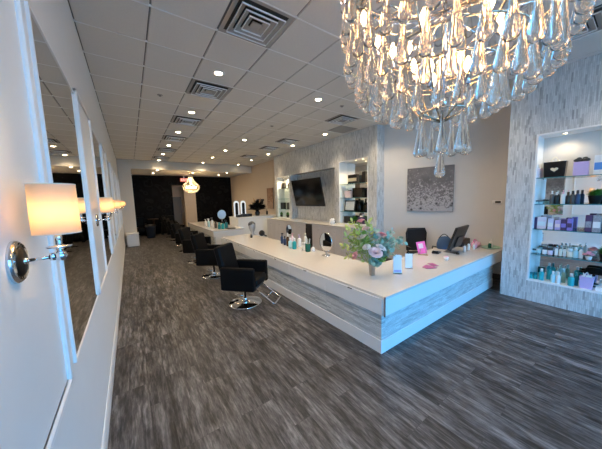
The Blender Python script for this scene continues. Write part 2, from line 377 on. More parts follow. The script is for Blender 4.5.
def T(x, y, z): return Matrix.Translation((x, y, z))
def lamp(name, kind, loc, energy, col, parent=None, size=0.1, spot=None, blend=0.6, rot=None):
    l = bpy.data.lights.new(name, kind); l.energy = energy; l.color = col
    if kind == 'SPOT': l.spot_size = spot; l.spot_blend = blend; l.shadow_soft_size = size
    elif kind == 'POINT': l.shadow_soft_size = size
    elif kind == 'AREA': l.size = size
    o = bpy.data.objects.new(name, l); C.objects.link(o); o.location = loc
    if rot: o.rotation_euler = rot
    if parent is not None: o.parent = parent
    return o

YF, YB = -2.6, 16.2     # front window wall, back wall
YH = 12.75              # soffit
# ------------------------------------------------------------------ shell
struct('floor', MB().box(-0.6, YF-0.3, -0.1, 6.6, YB+1.6, 0), M['floor'], label='grey wood plank floor')
# ceiling: slab and tiles of the suspended grid
TW = 0.6096; GX0 = -0.298; GY0 = 2.18-8*TW
VENT = {}
sl = MB().box(-0.6, YF-0.3, CEIL+0.06, 6.6, YB+1.6, CEIL+0.16)
ceil = struct('ceiling', sl, M['grid'], label='suspended ceiling of square grey tiles')
open_tiles = {(2, 8), (2, 11), (2, 14), (2, 17), (2, 20), (2, 23), (7, 11), (8, 12), (7, 15), (7, 17), (7, 20), (7, 5), (2, 5)}
tl = MB()
tl.box(-0.6, YF, CEIL+0.012, 6.5, YH+0.1, CEIL+0.016, 1)
for i in range(0, 11):
    for j in range(0, 26):
        x0, y0 = GX0+i*TW, GY0+j*TW
        if y0+TW > YH+0.3 or (i, j) in open_tiles: continue
        x1, y1 = min(x0+TW, XR+0.02), y0+TW
        a0, a1, b0, b1 = x0+0.007, x1-0.007, y0+0.003, y1-0.003
        c = 0.013
        vs = [(a0, b0, CEIL+0.012), (a1, b0, CEIL+0.012), (a1, b1, CEIL+0.012), (a0, b1, CEIL+0.012),
              (a0+c*0.4, b0+c, CEIL), (a1-c*0.4, b0+c, CEIL), (a1-c*0.4, b1-c*0.4, CEIL), (a0+c*0.4, b1-c*0.4, CEIL)]
        tl.add(vs, [(4, 5, 6, 7), (0, 1, 5, 4), (1, 2, 6, 5), (2, 3, 7, 6), (3, 0, 4, 7)], 0)
for j in range(0, 27):
    y0 = GY0+j*TW
    if y0 < YH: tl.box(XL, y0-0.007, CEIL-0.004, 6.3, y0+0.007, CEIL+0.012, 2)  # white cross bars: glow of daylit tile edges put into the colour
tl2 = struct('tile_panel', tl, [M['tile'], M['grid'], M['white_trim']], ceil, recalc=True)
# left wall
struct('wall_left', MB().box(-0.55, YF-0.3, 0, XL, YB+0.2, CEIL+0.05), M['white_wall'], label='white left wall of mirrors and panels')
bb = MB(); bb.box(XL, YF, 0, XL+0.014, YH, 0.105); bb.prism([(XL, 0.105), (XL+0.014, 0.105), (XL+0.005, 0.135), (XL, 0.135)], YF, YH)
struct('baseboard_left', bb, M['white_trim'], label='white baseboard along the left wall')
# back: stub wall, soffit, lower ceiling, damask wall, corridor
struct('wall_stub', MB().box(XL, YH, 0, 0.17, YH+0.18, CEIL+0.05), M['cream_wall'], label='white stub wall at the far end of the mirror wall')
struct('wall_soffit', MB().box(0.17, YH, 3.25, XB, YH+0.18, CEIL+0.05), M['cream_wall'], label='white soffit across the far end')
struct('ceiling_far', MB().box(XL, YH+0.18, 3.31, XB, YB+0.1, 3.4), M['white_wall'], label='lower white ceiling beyond the soffit')
wb = MB()
wb.box(XL, YB, 0, 2.12, YB+0.15, 3.4); wb.box(3.38, YB, 0, XB+0.1, YB+0.15, 3.4); wb.box(2.12, YB, 2.78, 3.38, YB+0.15, 3.4)
struct('wall_back', wb, M['damask'], label='black damask back wall')
hw = MB(); hw.box(2.0, YB+1.2, 0, 3.5, YB+1.3, 2.85); hw.box(2.0, YB+0.15, 0, 2.12, YB+1.2, 2.85); hw.box(2.75, YB-0.06, 0, 3.38, YB+0.3, 2.78); hw.box(3.38, YB+0.15, 0, 3.5, YB+1.2, 2.85); hw.box(2.0, YB+0.15, 2.78, 3.5, YB+1.2, 2.85)
struct('wall_corridor', hw, M['beige'], label='beige corridor opening in the black wall')
d1 = struct('door_1', MB().box(2.17, YB+1.15, 0.01, 2.74, YB+1.2, 2.1), M['door_grey'], label='grey door at the end of the corridor')
MB().lathe([(0.0001, 0), (0.025, 0.005), (0.025, 0.05), (0.0001, 0.055)], 10, xf=T(2.66, YB+1.15, 1.02) @ Rx(PI/2)).build('door_handle', M['nickel'], d1)
# right wall in three stretches
struct('wall_right', MB().prism([(XR, YF-0.3), (6.6, YF-0.3), (6.6, 4.13), WA, WB], 0, CEIL+0.05, 0, 'Z'), M['greige'], label='pale greige right wall with the floral canvas')
struct('wall_return', MB().box(XB, 4.135, 0, 6.6, 9.55, CEIL+0.05), M['greige'], label='greige wall return behind the marble column')
struct('wall_right_rear', MB().box(XB, 9.55, 0, 6.1, YB+1.6, CEIL+0.05), M['beige'], label='warm beige right wall beyond the television wall')
struct('baseboard_right', MB().prism([(wall_x(1.45)-0.014, 1.45), (wall_x(1.45), 1.45), (wall_x(4.1), 4.1), (wall_x(4.1)-0.014, 4.1)], 0, 0.11, 0, 'Z'), M['baseboard_dark'], label='dark baseboard below the right wall')
# television feature wall: three openings in a tiled skin
def skin(y0, y1, openings, mat_face, name, label, end_mat):
    """tiled wall box between XT and XB with openings (ya, yb, za, zb)"""
    m = MB(); ys = sorted({y0, y1, *[o[0] for o in openings], *[o[1] for o in openings]})
    for a, b in zip(ys[:-1], ys[1:]):
        op = [o for o in openings if o[0] <= a+1e-6 and o[1] >= b-1e-6]
        if op:
            o = op[0]
            if o[2] > 0: m.box(XT, a, 0, XB, b, o[2])
            m.box(XT, a, o[3], XB, b, CEIL+0.01)
        else: m.box(XT, a, 0, XB, b, CEIL+0.01)
    o = m.build(name, [mat_face, end_mat])
    for p in o.data.polygons:
        if abs(p.normal.y) > 0.9: p.material_index = 1
    o['kind'] = 'structure'; o['label'] = label
    return o
RD = (4.40, 5.52, 0.98, 2.86); TVN = (5.70, 8.24, 0.98, 2.72); LD = (8.36, 9.34, 0.98, 2.72)
skin(4.12, 9.55, [RD, TVN, LD], M['stick_v'], 'wall_television', 'grey stick mosaic wall around the television', M['stick_v_end'])
SN = (-0.9, 1.10, 0.34, 2.68)
struct('wall_display_core', MB().box(XB, -1.4, 0, XR, 1.435, CEIL+0.01), M['greige'], label='solid core of the display wall')
skin(-1.4, 1.44, [SN], M['stick_v'], 'wall_display', 'grey stick mosaic wall around the lit display shelves', M['stick_v_end'])
def niche_lining(op, name, label, back, side=None, top=None):
    y0, y1, z0, z1 = op
    m = MB(); t = 0.025
    fx = XT-0.006
    m.box(fx, y0, z0, XB, y0+t, z1); m.box(fx, y1-t, z0, XB, y1, z1); m.box(fx, y0+t, z1-t, XB, y1-t, z1); m.box(fx, y0+t, z0, XB, y1-t, z0+t)
    o = struct(name, m, side or M['white_trim'], label=label)
    if back is not None:
        b = MB().box(XB-0.012, y0+t, z0+t, XB-0.002, y1-t, z1-t).build('niche_back', back, o); b['kind'] = 'structure'
    return o
_n = niche_lining(SN, 'trim_1', 'white lining of the display niche nearest the camera', None)
_b = MB().box(XB-0.012, SN[0]+0.025, SN[2]+0.025, XB-0.002, SN[1]-0.025, 2.0).build('niche_mirror', M['mirror'], _n); _b['kind'] = 'structure'
_b = MB().box(XB-0.012, SN[0]+0.025, 2.0, XB-0.002, SN[1]-0.025, SN[3]-0.025).build('niche_back', M['greige'], _n); _b['kind'] = 'structure'
niche_lining(RD, 'trim_2', 'white lining of the niche right of the television', M['mirror'])
niche_lining(LD, 'trim_3', 'white lining of the niche left of the television', M['white_wall'])
tvb = MB().box(XB-0.05, TVN[0], TVN[2], XB-0.002, TVN[1], TVN[3]); struct('trim_4', tvb, M['stick_v'], label='mosaic back of the television recess')
# front wall behind the photographer: storefront glazing
fw = MB(); fw.box(-0.55, YF-0.2, 0, -0.25, YF, CEIL+0.05); fw.box(5.5, YF-0.2, 0, 6.25, YF, CEIL+0.05); fw.box(-0.25, YF-0.2, 3.2, 5.5, YF, CEIL+0.05)
struct('wall_front', fw, M['white_wall'], label='storefront wall')
for k in range(3):
    xa, xb = -0.25+k*5.75/3, -0.25+(k+1)*5.75/3
    m = MB(); e = 0.06
    m.box(xa, YF-0.14, 0, xa+e, YF-0.04, 3.2); m.box(xb-e, YF-0.14, 0, xb, YF-0.04, 3.2); m.box(xa+e, YF-0.14, 0, xb-e, YF-0.04, e); m.box(xa+e, YF-0.14, 3.2-e, xb-e, YF-0.04, 3.2)
    w = struct('window_%d' % (k+1), m, M['bronze'], label='dark framed storefront window')
    p = MB().box(xa+e, YF-0.1, e, xb-e, YF-0.09, 3.2-e).build('window_glass', M['pane'], w); p['kind'] = 'structure'
struct('pavement', MB().box(-12, -16, -0.12, 18, YF-0.32, -0.02), M['pavement'], label='grey pavement outside the storefront')

# ------------------------------------------------------------------ mirror wall
mir = [(1.62+2.15*k, 2.71+2.15*k) for k in range(5)]
ORD = ['first', 'second', 'third', 'fourth', 'fifth', 'sixth', 'seventh']
for k, (a, b) in enumerate(mir):
    t = thing('wall_mirror', 'tall frameless wall mirror, %s from the camera on the white left wall' % ORD[k], 'mirror', (XL, (a+b)/2, 1.0), 0, 'mirrors on the left wall')
    w = (b-a)/2
    MB().box(0, -w+0.012, 0.012, 0.008, w-0.012, 1.673).build('mirror_glass', M['mirror'], t)
    f = MB(); f.box(0, -w, 0, 0.013, w, 0.012); f.box(0, -w, 1.673, 0.013, w, 1.685); f.box(0, -w, 0.012, 0.013, -w+0.012, 1.673); f.box(0, w-0.012, 0.012, 0.013, w, 1.673)
    f.build('edge_frame', M['white_trim'], t)
pan = [(-1.40, -0.72)]+[(0.70+2.15*k, 1.45+2.15*k) for k in range(6)]
pan = [(0.70, 1.45)]+[(2.74+2.15*k, 3.60+2.15*k) for k in range(5)]
for k, (a, b) in enumerate(pan):
    z0, z1 = 1.0, 3.0 if k == 0 else 2.74
    m = MB(); m.box(XL, a+0.03, z0+0.03, XL+0.012, b-0.03, z1-0.03)
    # moulded border
    for (ya, yb, za, zb) in ((a, a+0.035, z0, z1), (b-0.035, b, z0, z1), (a, b, z0, z0+0.035), (a, b, z1-0.035, z1)):
        m.box(XL, ya, za, XL+0.026, yb, zb, ch=0.008)
    struct('trim_%d' % (5+k), m, M['white_trim'], label='white raised panel carrying the %s wall sconce' % ORD[k])

# ------------------------------------------------------------------ sconces
def make_sconce(loc, label):
    t = thing('wall_sconce', label, 'wall lamp', loc, 0, 'sconces on the left wall')
    m = MB(); m.lathe([(0.063, 0), (0.063, 0.008), (0.053, 0.016), (0.049, 0.013)], 28, xf=Ry(PI/2), cap=True); m.build('backplate', M['chrome'], t)
    m = MB(); m.lathe([(0.047, 0.012), (0.04, 0.017), (0.0001, 0.020)], 24, xf=Ry(PI/2)); m.build('backplate_dish', M['dish'], t)
    m = MB(); m.tube([(0.016, 0, 0), (0.09, 0, 0.004)], 0.005, 10); m.ball((0.02, 0, 0), 0.010); m.lathe([(0.012, -0.006), (0.012, 0.006)], 12, xf=T(0.08, 0, 0.004) @ Ry(PI/2)); m.build('arm', M['chrome'], t)
    m = MB(); m.ball((0.098, 0, 0.005), 0.017, 16); m.lathe([(0.008, 0.02), (0.012, 0.028), (0.03, 0.032), (0.031, 0.036), (0.012, 0.037), (0.0095, 0.04)], 20, c=(0.098, 0, 0)); m.build('drip_cup', M['chrome'], t)
    m = MB(); m.lathe([(0.009, 0.037), (0.009, 0.085)], 14, c=(0.098, 0, 0)); m.build('candle_sleeve', M['nickel'], t)
    m = MB(); m.lathe([(0.0001, 0.085), (0.010, 0.09), (0.019, 0.12), (0.021, 0.145), (0.014, 0.17), (0.0001, 0.18)], 14, c=(0.098, 0, 0)); m.build('bulb', M['bulb'], t)
    m = MB(); m.lathe([(0.056, 0.074), (0.0545, 0.226)], 36, c=(0.098, 0, 0), cap=False)
    s = m.build('lamp_shade', M['shade'], t, solid=0.0015)
    for r, z in ((0.0555, 0.0755), (0.054, 0.2245)):
        MB().tube([(0.098+r*math.cos(a*PI/18), r*math.sin(a*PI/18), z) for a in range(36)], 0.0016, 6, close=True).build('shade_trim', M['cream'], s)
    return t
sc0 = make_sconce((XL+0.012, 1.05, 1.638), 'wall sconce with cream drum shade nearest the camera on the first white panel')
for k in range(1, 6):
    copy_tree(sc0, (XL+0.012, 3.17+2.15*(k-1), 1.638), None, 'cream shaded wall sconce between mirrors, %s from the camera along the left wall' % ORD[k])

# ------------------------------------------------------------------ ceiling fittings
m_ = None
def make_downlight(loc, label, group, energy=60, on=True, spot=2.3):
    t = thing('recessed_downlight', label, 'ceiling light', loc, 0, group)
    m = MB(); m.lathe([(0.085, 0), (0.082, -0.006), (0.056, -0.004), (0.052, 0.0)], 24, cap=False); m.build('trim_ring', M['white_trim'], t)
    m = MB(); m.lathe([(0.0001, -0.0015), (0.054, -0.0015)], 24, cap=False); m.build('lens', M['lens'] if on else M['white_plastic'], t, recalc=False)
    if on: lamp('downlight_lamp', 'SPOT', (0, 0, -0.02), energy, (1.0, 0.79, 0.54), t, 0.06, spot, 0.8)
    return t
ROWY = [3.68, 5.53, 7.24, 9.05, 10.72, 12.40]
COL = [(1.2, 'above the mirror wall aisle'), (3.03, 'above the styling counters'), (4.78, 'beside the television wall')]
DL_E = 105
for ci, (x, where) in enumerate(COL):
    for ri, y in enumerate(ROWY):
        if (ci, ri) == (1, 1): continue  # first-row light beside the television wall is unseen, added to warm the canvas
        make_downlight((x, y, CEIL), 'recessed downlight %s, %s row from the camera' % (where, ORD[ri]), 'downlights in the tiled ceiling', DL_E*(0.62 if ci == 2 and ri else 1)*(1, 1, 0.9, 0.7, 0.6, 0.5)[ri], spot=1.7 if ci == 2 and ri else 2.3)
for i, (x, y) in enumerate(((1.2, 1.85), (3.03, 1.85), (4.6, 1.85), (4.6, 0.0))):  # added lamps with no seen source, to warm the entrance and right side
    make_downlight((x, y, CEIL), 'added unseen downlight over the entrance area', 'added downlights over the entrance', DL_E*(1, 0.4, 0.55, 0.4)[i])
for i, (x, y) in enumerate(((1.15, 14.9), (1.22, 13.5), (4.5, 14.9), (4.6, 13.7), (2.9, 14.2))):
    make_downlight((x, y, 3.31), 'recessed downlight in the lower far ceiling, %s' % ['left, near the black wall', 'left, just past the soffit', 'right, near the black wall', 'right, just past the soffit', 'middle, past the soffit'][i], 'downlights in the far ceiling', DL_E*0.3)
def make_vent(loc, label):
    t = thing('ceiling_vent', label, 'vent', loc, 0, 'square louvred vents in the ceiling')
    m = MB(); h = TW/2
    m.box(-h+0.01, -h+0.01, 0.004, h-0.01, h-0.01, 0.012); m.build('duct_shade_plate', M['vent_dark'], t)  # dark plate stands in for the shade inside the duct
    def ring(a0, a1, z0, z1, th=0.003):
        q = MB(); o = []
        for a, z in ((a0, z0), (a1, z1), (a1-th, z1+th), (a0-th, z0+th)): o.append([(-a, -a, z), (a, -a, z), (a, a, z), (-a, a, z)])
        vs = [v for r in o for v in r]; fs = []
        for l in range(4):
            k = (l+1) % 4
            for i in range(4): j = (i+1) % 4; fs.append((l*4+i, l*4+j, k*4+j, k*4+i))
        return q.add(vs, fs)
    ring(h-0.004, h-0.05, -0.004, 0.002, 0.002).build('vent_frame', M['vent'], t)
    for a in (0.232, 0.172, 0.112):
        q = ring(a, a-0.05, -0.020, -0.004, 0.003)
        for x0, y0, x1, y1 in ((-a, -a, a, -a+0.003), (-a, a-0.003, a, a), (-a, -a, -a+0.003, a), (a-0.003, -a, a, a)): q.box(x0, y0, -0.034, x1, y1, -0.019, 1)  # white lips: brightness of daylit louver edges put into the colour
        q.build('louver', [M['vent'], M['white_trim']], t)
    MB().box(-0.05, -0.05, -0.022, 0.05, 0.05, -0.016).build('centre_plate', M['vent'], t)
    return t
def tile_c(i, j): return (GX0+(i+0.5)*TW, GY0+(j+0.5)*TW, CEIL)
v0 = None
vl = {(2, 8): 'large square louvred vent nearest the chandelier', (2, 11): 'square louvred vent between the first two lights of the aisle row', (2, 14): 'square louvred vent after the second light of the aisle row',
      (2, 17): 'square louvred vent after the third light of the aisle row', (2, 20): 'square louvred vent after the fourth aisle light', (2, 23): 'square louvred vent after the fifth aisle light',
      (7, 11): 'dark louvred vent in the ceiling right in front of the marble column', (7, 15): 'louvred vent above the television, nearer one', (7, 17): 'louvred vent above the left display niche', (7, 20): 'louvred vent past the tiled wall',
      (7, 5): 'louvred vent over the entrance right', (2, 5): 'louvred vent over the entrance left'}
for key, lab in vl.items():
    if v0 is None: v0 = make_vent(tile_c(*key), lab)
    else: copy_tree(v0, tile_c(*key), None, lab)
t = thing('return_grille', 'flat pale return air grille beside the tiled column', 'vent', Vector(tile_c(8, 12))+Vector((0, 0, 0.003)))
m = MB(); m.box(-0.295, -0.295, 0.0, 0.295, 0.295, 0.01); m.build('grille_plate', M['vent'], t)
for k in range(14): MB().box(-0.28, -0.28+k*0.04, -0.006, 0.28, -0.262+k*0.04, 0.0).build('slat', M['vent'], t)
for i, (px, py) in enumerate(((160, 95), (272, 126), (342, 106))):
    p = at(px, py, Z=CEIL)
    t = thing('sprinkler_head', 'small grey sprinkler cap %s' % ['in the tiles above the mirror aisle', 'in the tiles left of the third downlight', 'in the tiles beside the chandelier crystals'][i], 'sprinkler', (p.x, p.y, CEIL+0.006), 0, 'sprinkler caps in the ceiling')
    MB().lathe([(0.045, 0), (0.045, -0.010), (0.0001, -0.012)], 16).build('cap', M['vent'], t); MB().lathe([(0.012, -0.004), (0.012, 0.05)], 10).build('pipe', M['grid'], t)
    MB().lathe([(0.012, -0.011), (0.012, -0.024), (0.02, -0.026), (0.0001, -0.028)], 10).build('nozzle', M['grid'], t)
p = at(108.5, 128, X=XL)
t = thing('security_camera', 'small white dome camera high on the left wall', 'camera', (XL, p.y, p.z))
MB().box(0, -0.04, -0.05, 0.02, 0.04, 0.05).build('mount', M['white_plastic'], t); MB().ball((0.045, 0, 0), 0.035, 14).build('dome', M['white_plastic'], t)

# ------------------------------------------------------------------ reception and styling counter (L shape)
CT = 0.69
cx0, cx1, cy0, cy1 = 2.215, 3.20, 1.60, 7.45
leg_y1 = 2.52
def slab_L(m, z0, z1, g=0.0, mi=0):
    m.prism([(cx0-g, cy0-g), (wall_x(cy0)-0.004, cy0-g), (wall_x(leg_y1)-0.004, leg_y1), (cx1, leg_y1), (cx1, cy1), (cx0-g, cy1)], z0, z1, mi, 'Z')
t = thing('reception_counter', 'long white L-shaped counter with grey stick mosaic sides', 'counter', (0, 0, 0))
m = MB(); slab_L(m, CT-0.03, CT, 0.0); m.build('worktop', M['quartz'], t, bevel=0.003)
m = MB(); slab_L(m, 0.465, CT-0.03, -0.004); m.build('apron', M['lacquer'], t)
m = MB(); m.box(cx0-0.006, cy0-0.002, 0.46, cx0+0.004, cy0+0.010, CT-0.001); m.build('corner_edge', M['brown_edge'], t)
ny = 6
for k in range(ny):
    a, b = cy0+0.03+k*(cy1-cy0-0.03)/ny, cy0+0.03+(k+1)*(cy1-cy0-0.03)/ny
    d = MB().box(cx0-0.016, a+0.004, 0.468, cx0+0.002, b-0.004, CT-0.034).build('drawer_front', M['lacquer'], t)
    MB().box(cx0-0.024, (a+b)/2-0.035, CT-0.044, cx0-0.016, (a+b)/2+0.035, CT-0.034).build('pull', M['bronze'], d)
m = MB(); m.box(cx0+0.008, cy0+0.055, 0.15, cx0+0.08, cy1-0.03, 0.465); m.build('side_tiling', M['stick_h_side'], t)
m = MB(); m.box(cx0+0.08, cy0+0.055, 0.15, 5.62, cy0+0.12, 0.465); m.build('end_tiling', M['stick_h_end'], t)
m = MB(); m.box(cx0-0.002, cy0+0.046, 0, cx0+0.02, cy1-0.03, 0.155); m.box(cx0+0.02, cy0+0.046, 0, 5.62, cy0+0.07, 0.155); m.build('plinth', M['lacquer'], t)
m = MB(); m.box(cx0+0.08, cy0+0.5, 0, cx1-0.15, cy1-0.03, 0.465); m.box(5.54, cy0+0.12, 0, 5.62, leg_y1-0.05, 0.465); m.build('inner_carcass', M['taupe_cab'], t)
# second counter
c2x0, c2x1, c2y0, c2y1 = 2.42, 3.62, 9.10, 13.9
t = thing('styling_counter', 'white styling counter farther back behind the reception counter', 'counter', (0, 0, 0))
m = MB(); m.box(c2x0, c2y0, CT-0.03, c2x1, c2y1, CT); m.build('worktop', M['quartz'], t)
m = MB(); m.box(c2x0+0.005, c2y0+0.005, 0.465, c2x1-0.005, c2y1-0.005, CT-0.03); m.build('apron', M['lacquer'], t)
m = MB(); m.box(c2x0+0.03, c2y0+0.02, 0.0, c2x0+0.08, c2y1-0.03, 0.465); m.build('side_tiling', M['stick_h_side'], t)
m = MB(); m.box(c2x0+0.08, c2y0+0.01, 0.0, c2x1-0.02, c2y1-0.03, 0.465); m.build('end_panel', M['lacquer'], t)
# divider with ledge
t = thing('divider_ledge', 'white waist-high divider with a ledge behind the counters', 'divider', (0, 0, 0))
MB().box(3.66, 9.85, 0, XB-0.003, 10.9, 1.03).build('body', M['lacquer'], t); MB().box(3.64, 9.83, 1.03, XB-0.003, 10.95, 1.06).build('ledge_top', M['lacquer'], t)

# ------------------------------------------------------------------ base cabinets below the television
kx0 = 4.78
ed = [4.14, 4.85, 5.55, 6.24, 6.60, 7.30, 8.0, 8.7, 9.4]
for a, b in zip(ed[:-1], ed[1:]):
    k = ed.index(a)
    if abs(b-a) < 0.5:
        t = thing('wine_fridge', 'dark glass fronted fridge between the white cabinets below the television', 'fridge', (kx0, (a+b)/2, 0)); w = (b-a)/2-0.004
        MB().box(0.03, -w, 0.02, 0.515, w, 0.95).build('body', M['black'], t); d = MB().box(0, -w, 0.12, 0.028, w, 0.945).build('door', M['wood_dark'], t)
        MB().box(-0.002, -w+0.04, 0.16, 0.0, w-0.04, 0.90).build('door_glass', M['black_gloss'], d); MB().box(-0.025, w-0.03, 0.3, -0.004, w-0.018, 0.8).build('handle', M['nickel'], d)
        continue
    t = thing('base_cabinet', 'white two-door base cabinet, %s from the marble column along the television wall' % ORD[k if k < 3 else k-1], 'cabinet', (kx0, (a+b)/2, 0), 0, 'base cabinets below the television'); w = (b-a)/2-0.002
    MB().box(0.02, -w, 0.1, 0.515, w, 0.95).build('body', M['taupe_cab'], t); MB().box(0.06, -w, 0, 0.5, w, 0.1).build('plinth', M['wood_dark'], t)
    for s in (-1, 1):
        ya, yb = (-w+0.003, -0.002) if s < 0 else (0.002, w-0.003)
        m = MB(); m.box(0, ya, 0.105, 0.018, yb, 0.945)
        d = m.build('door', M['taupe_cab'], t, bevel=0.002)
        f = MB(); e = 0.05
        f.box(-0.006, ya, 0.105, 0, ya+e, 0.945); f.box(-0.006, yb-e, 0.105, 0, yb, 0.945); f.box(-0.006, ya+e, 0.105, 0, yb-e, 0.105+e); f.box(-0.006, ya+e, 0.945-e, 0, yb-e, 0.945); f.build('shaker_frame', M['taupe_cab'], d)
        MB().ball((-0.018, s*0.03, 0.80), 0.012, 10).build('knob', M['nickel'], d)
tag(MB().box(kx0-0.02, 4.13, 0.952, XT-0.005, 9.42, 0.985).build('cabinet_worktop', M['quartz']), 'long pale worktop over the cabinets below the television', 'worktop')

# ------------------------------------------------------------------ television
t = thing('television', 'large black flat television tilted down on the mosaic wall', 'television', (5.22, 7.06, 1.985)); tilt = Ry(math.radians(-12))
MB().box(-0.02, -0.86, -0.49, 0.02, 0.86, 0.49, xf=tilt, ch=0.006).build('bezel', M['black'], t)
MB().box(-0.0225, -0.845, -0.47, -0.0195, 0.845, 0.478, xf=tilt).build('screen', M['black_gloss'], t)
m = MB(); m.box(0.02, -0.2, -0.15, 0.10, 0.2, 0.15, xf=tilt); m.box(0.05, -0.06, -0.06, 0.375, 0.06, 0.06); m.build('wall_bracket', M['dark_grey'], t)

# ------------------------------------------------------------------ pictures on the right wall
def picture(loc, w, h, mat, label, frame=None, name='canvas_print', d=0.035):
    t = thing(name, label, 'picture', loc)
    MB().box(-d, -w/2, -h/2, 0, w/2, h/2, ch=0.003).build('stretcher', frame or M['dark_grey'], t)
    MB().box(-d-0.002, -w/2+0.004, -h/2+0.004, -d, w/2-0.004, h/2-0.004).build('print', mat, t); return t
def at_wall(px, py):
    d = R_*((px-301)/F_PX) + U_*((224.5-py)/F_PX) + F_
    k = (WB[0]-WA[0])/(WA[1]-WB[1]); t = (WA[0]+k*WA[1])/(d.x+k*d.y); p = d*t; p.z += H; return p
_a, _b = at_wall(408, 169), at_wall(453, 211.5)
pc = picture(((_a.x+_b.x)/2-0.001, (_a.y+_b.y)/2, (_a.z+_b.z)/2), (_a-_b).to_2d().length, _a.z-_b.z, M['canvas'], 'square grey canvas of pale flowers on the greige right wall')
pc.rotation_euler = (0, 0, WANG)
a = at(270.5, 194, X=XB); picture((XB-0.001, a.y, 1.83), 0.62, 1.0, M['canvas_brown'], 'brown abstract print on the beige wall beyond the tiles', name='wall_print')
p = at_wall(497, 202)
t = thing('thermostat', 'small dark thermostat on the right wall by the display', 'thermostat', (p.x+0.001, p.y, p.z), WANG)
MB().box(-0.02, -0.075, -0.03, 0, 0.075, 0.03, ch=0.006).build('casing', M['white_plastic'], t); MB().box(-0.023, -0.06, -0.02, -0.0195, 0.03, 0.02).build('display', M['black'], t)

# ------------------------------------------------------------------ salon chairs
def make_chair(loc, rz, label):
    t = thing('salon_chair', label, 'chair', loc, rz, 'black salon chairs along the counters')
    L = M['leather']
    MB().box(-0.22, -0.23, 0.36, 0.33, 0.23, 0.50, ch=0.025).build('seat', L, t)
    for s in (-1, 1):
        m = MB(); ya, yb = (s*0.235, s*0.325) if s > 0 else (s*0.325, s*0.235)
        m.box(-0.27, ya, 0.32, 0.32, yb, 0.70, ch=0.015); m.build('armrest', L, t)
    m = MB(); m.box(-0.055, -0.245, 0, 0.055, 0.245, 0.62, xf=T(-0.23, 0, 0.42) @ Ry(math.radians(-13)), ch=0.022); m.build('backrest', L, t)
    MB().box(-0.2, -0.22, 0.31, 0.28, 0.22, 0.36).build('seat_pan', M['black'], t)
    m = MB(); m.lathe([(0.055, 0.03), (0.05, 0.10), (0.028, 0.11), (0.026, 0.31)], 20); m.build('hydraulic_column', M['chrome'], t)
    m = MB(); m.lathe([(0.285, 0), (0.285, 0.008), (0.27, 0.016), (0.12, 0.026), (0.055, 0.034)], 40); m.build('base_plate', M['chrome'], t)
    m = MB(); m.tube([(-0.03, 0, 0.12), (-0.17, 0.0, 0.13), (-0.2, 0, 0.125)], 0.008, 8); m.build('pump_lever', M['chrome'], t)
    m = MB()
    m.tube([(0.22, -0.15, 0.34), (0.38, -0.15, 0.24), (0.56, -0.15, 0.10), (0.60, -0.15, 0.085), (0.60, 0.15, 0.085), (0.56, 0.15, 0.10), (0.38, 0.15, 0.24), (0.22, 0.15, 0.34)], 0.013, 10)
    m.tube([(0.46, -0.15, 0.178), (0.46, 0.15, 0.178)], 0.011, 8); m.build('footrest', M['chrome'], t)
    return t
ch0 = make_chair((1.53, 3.98, 0), math.radians(-48), 'black salon chair nearest the camera, beside the reception counter')
for k, (x, y, r) in enumerate(((1.54, 5.95, -40), (1.54, 7.70, -36), (1.60, 9.6, -30), (1.64, 11.2, -25), (1.66, 12.6, -25), (1.66, 14.0, -20))):
    copy_tree(ch0, (x, y, 0), math.radians(r), 'black salon chair in the aisle row, %s from the camera' % ORD[k+1])

# ------------------------------------------------------------------ far end items
p = at(132.5, 241, Z=0)
t = thing('storage_cube', 'small white box cabinet against the stub wall', 'cabinet', (0.0, 12.45, 0))
MB().box(-0.21, -0.27, 0, 0.21, 0.27, 0.50, ch=0.008).build('body', M['lacquer'], t); MB().box(-0.2, -0.285, 0.02, 0.2, -0.272, 0.46).build('door', M['lacquer'], t); MB().box(-0.22, -0.29, 0.50, 0.22, 0.28, 0.53).build('lid', M['lacquer'], t)
t = thing('waste_bin', 'dark blue bin before the black back wall', 'bin', (0.78, 14.6, 0))
MB().lathe([(0.18, 0), (0.23, 0.55), (0.24, 0.56), (0.24, 0.6), (0.2, 0.62)], 20).build('body', M['bin_blue'], t); MB().lathe([(0.245, 0.6), (0.23, 0.66), (0.0001, 0.70)], 20).build('lid', M['black'], t)
t = thing('side_table', 'dark round table by the black back wall', 'table', (1.0, 15.65, 0))
MB().lathe([(0.25, 0.86), (0.25, 0.9)], 24).build('table_top', M['wood_dark'], t); MB().lathe([(0.2, 0), (0.05, 0.03), (0.04, 0.86)], 16).build('pedestal', M['wood_dark'], t)
for k in range(2):
    t = thing('shampoo_chair', 'black lounge chair before the back wall, %s the corridor' % ['nearer', 'farther left of'][k], 'chair', (1.75 if k == 0 else 0.25, 15.7, 0))
    MB().box(-0.33, -0.35, 0.25, 0.33, 0.35, 0.48, ch=0.03).build('seat', M['leather'], t); MB().box(-0.33, 0.22, 0.48, 0.33, 0.38, 1.0, ch=0.03).build('backrest', M['leather'], t)
    for s in (-1, 1): MB().box(s*0.38-0.05, -0.35, 0, s*0.38+0.05, 0.36, 0.66, ch=0.01).build('armrest', M['leather'], t)

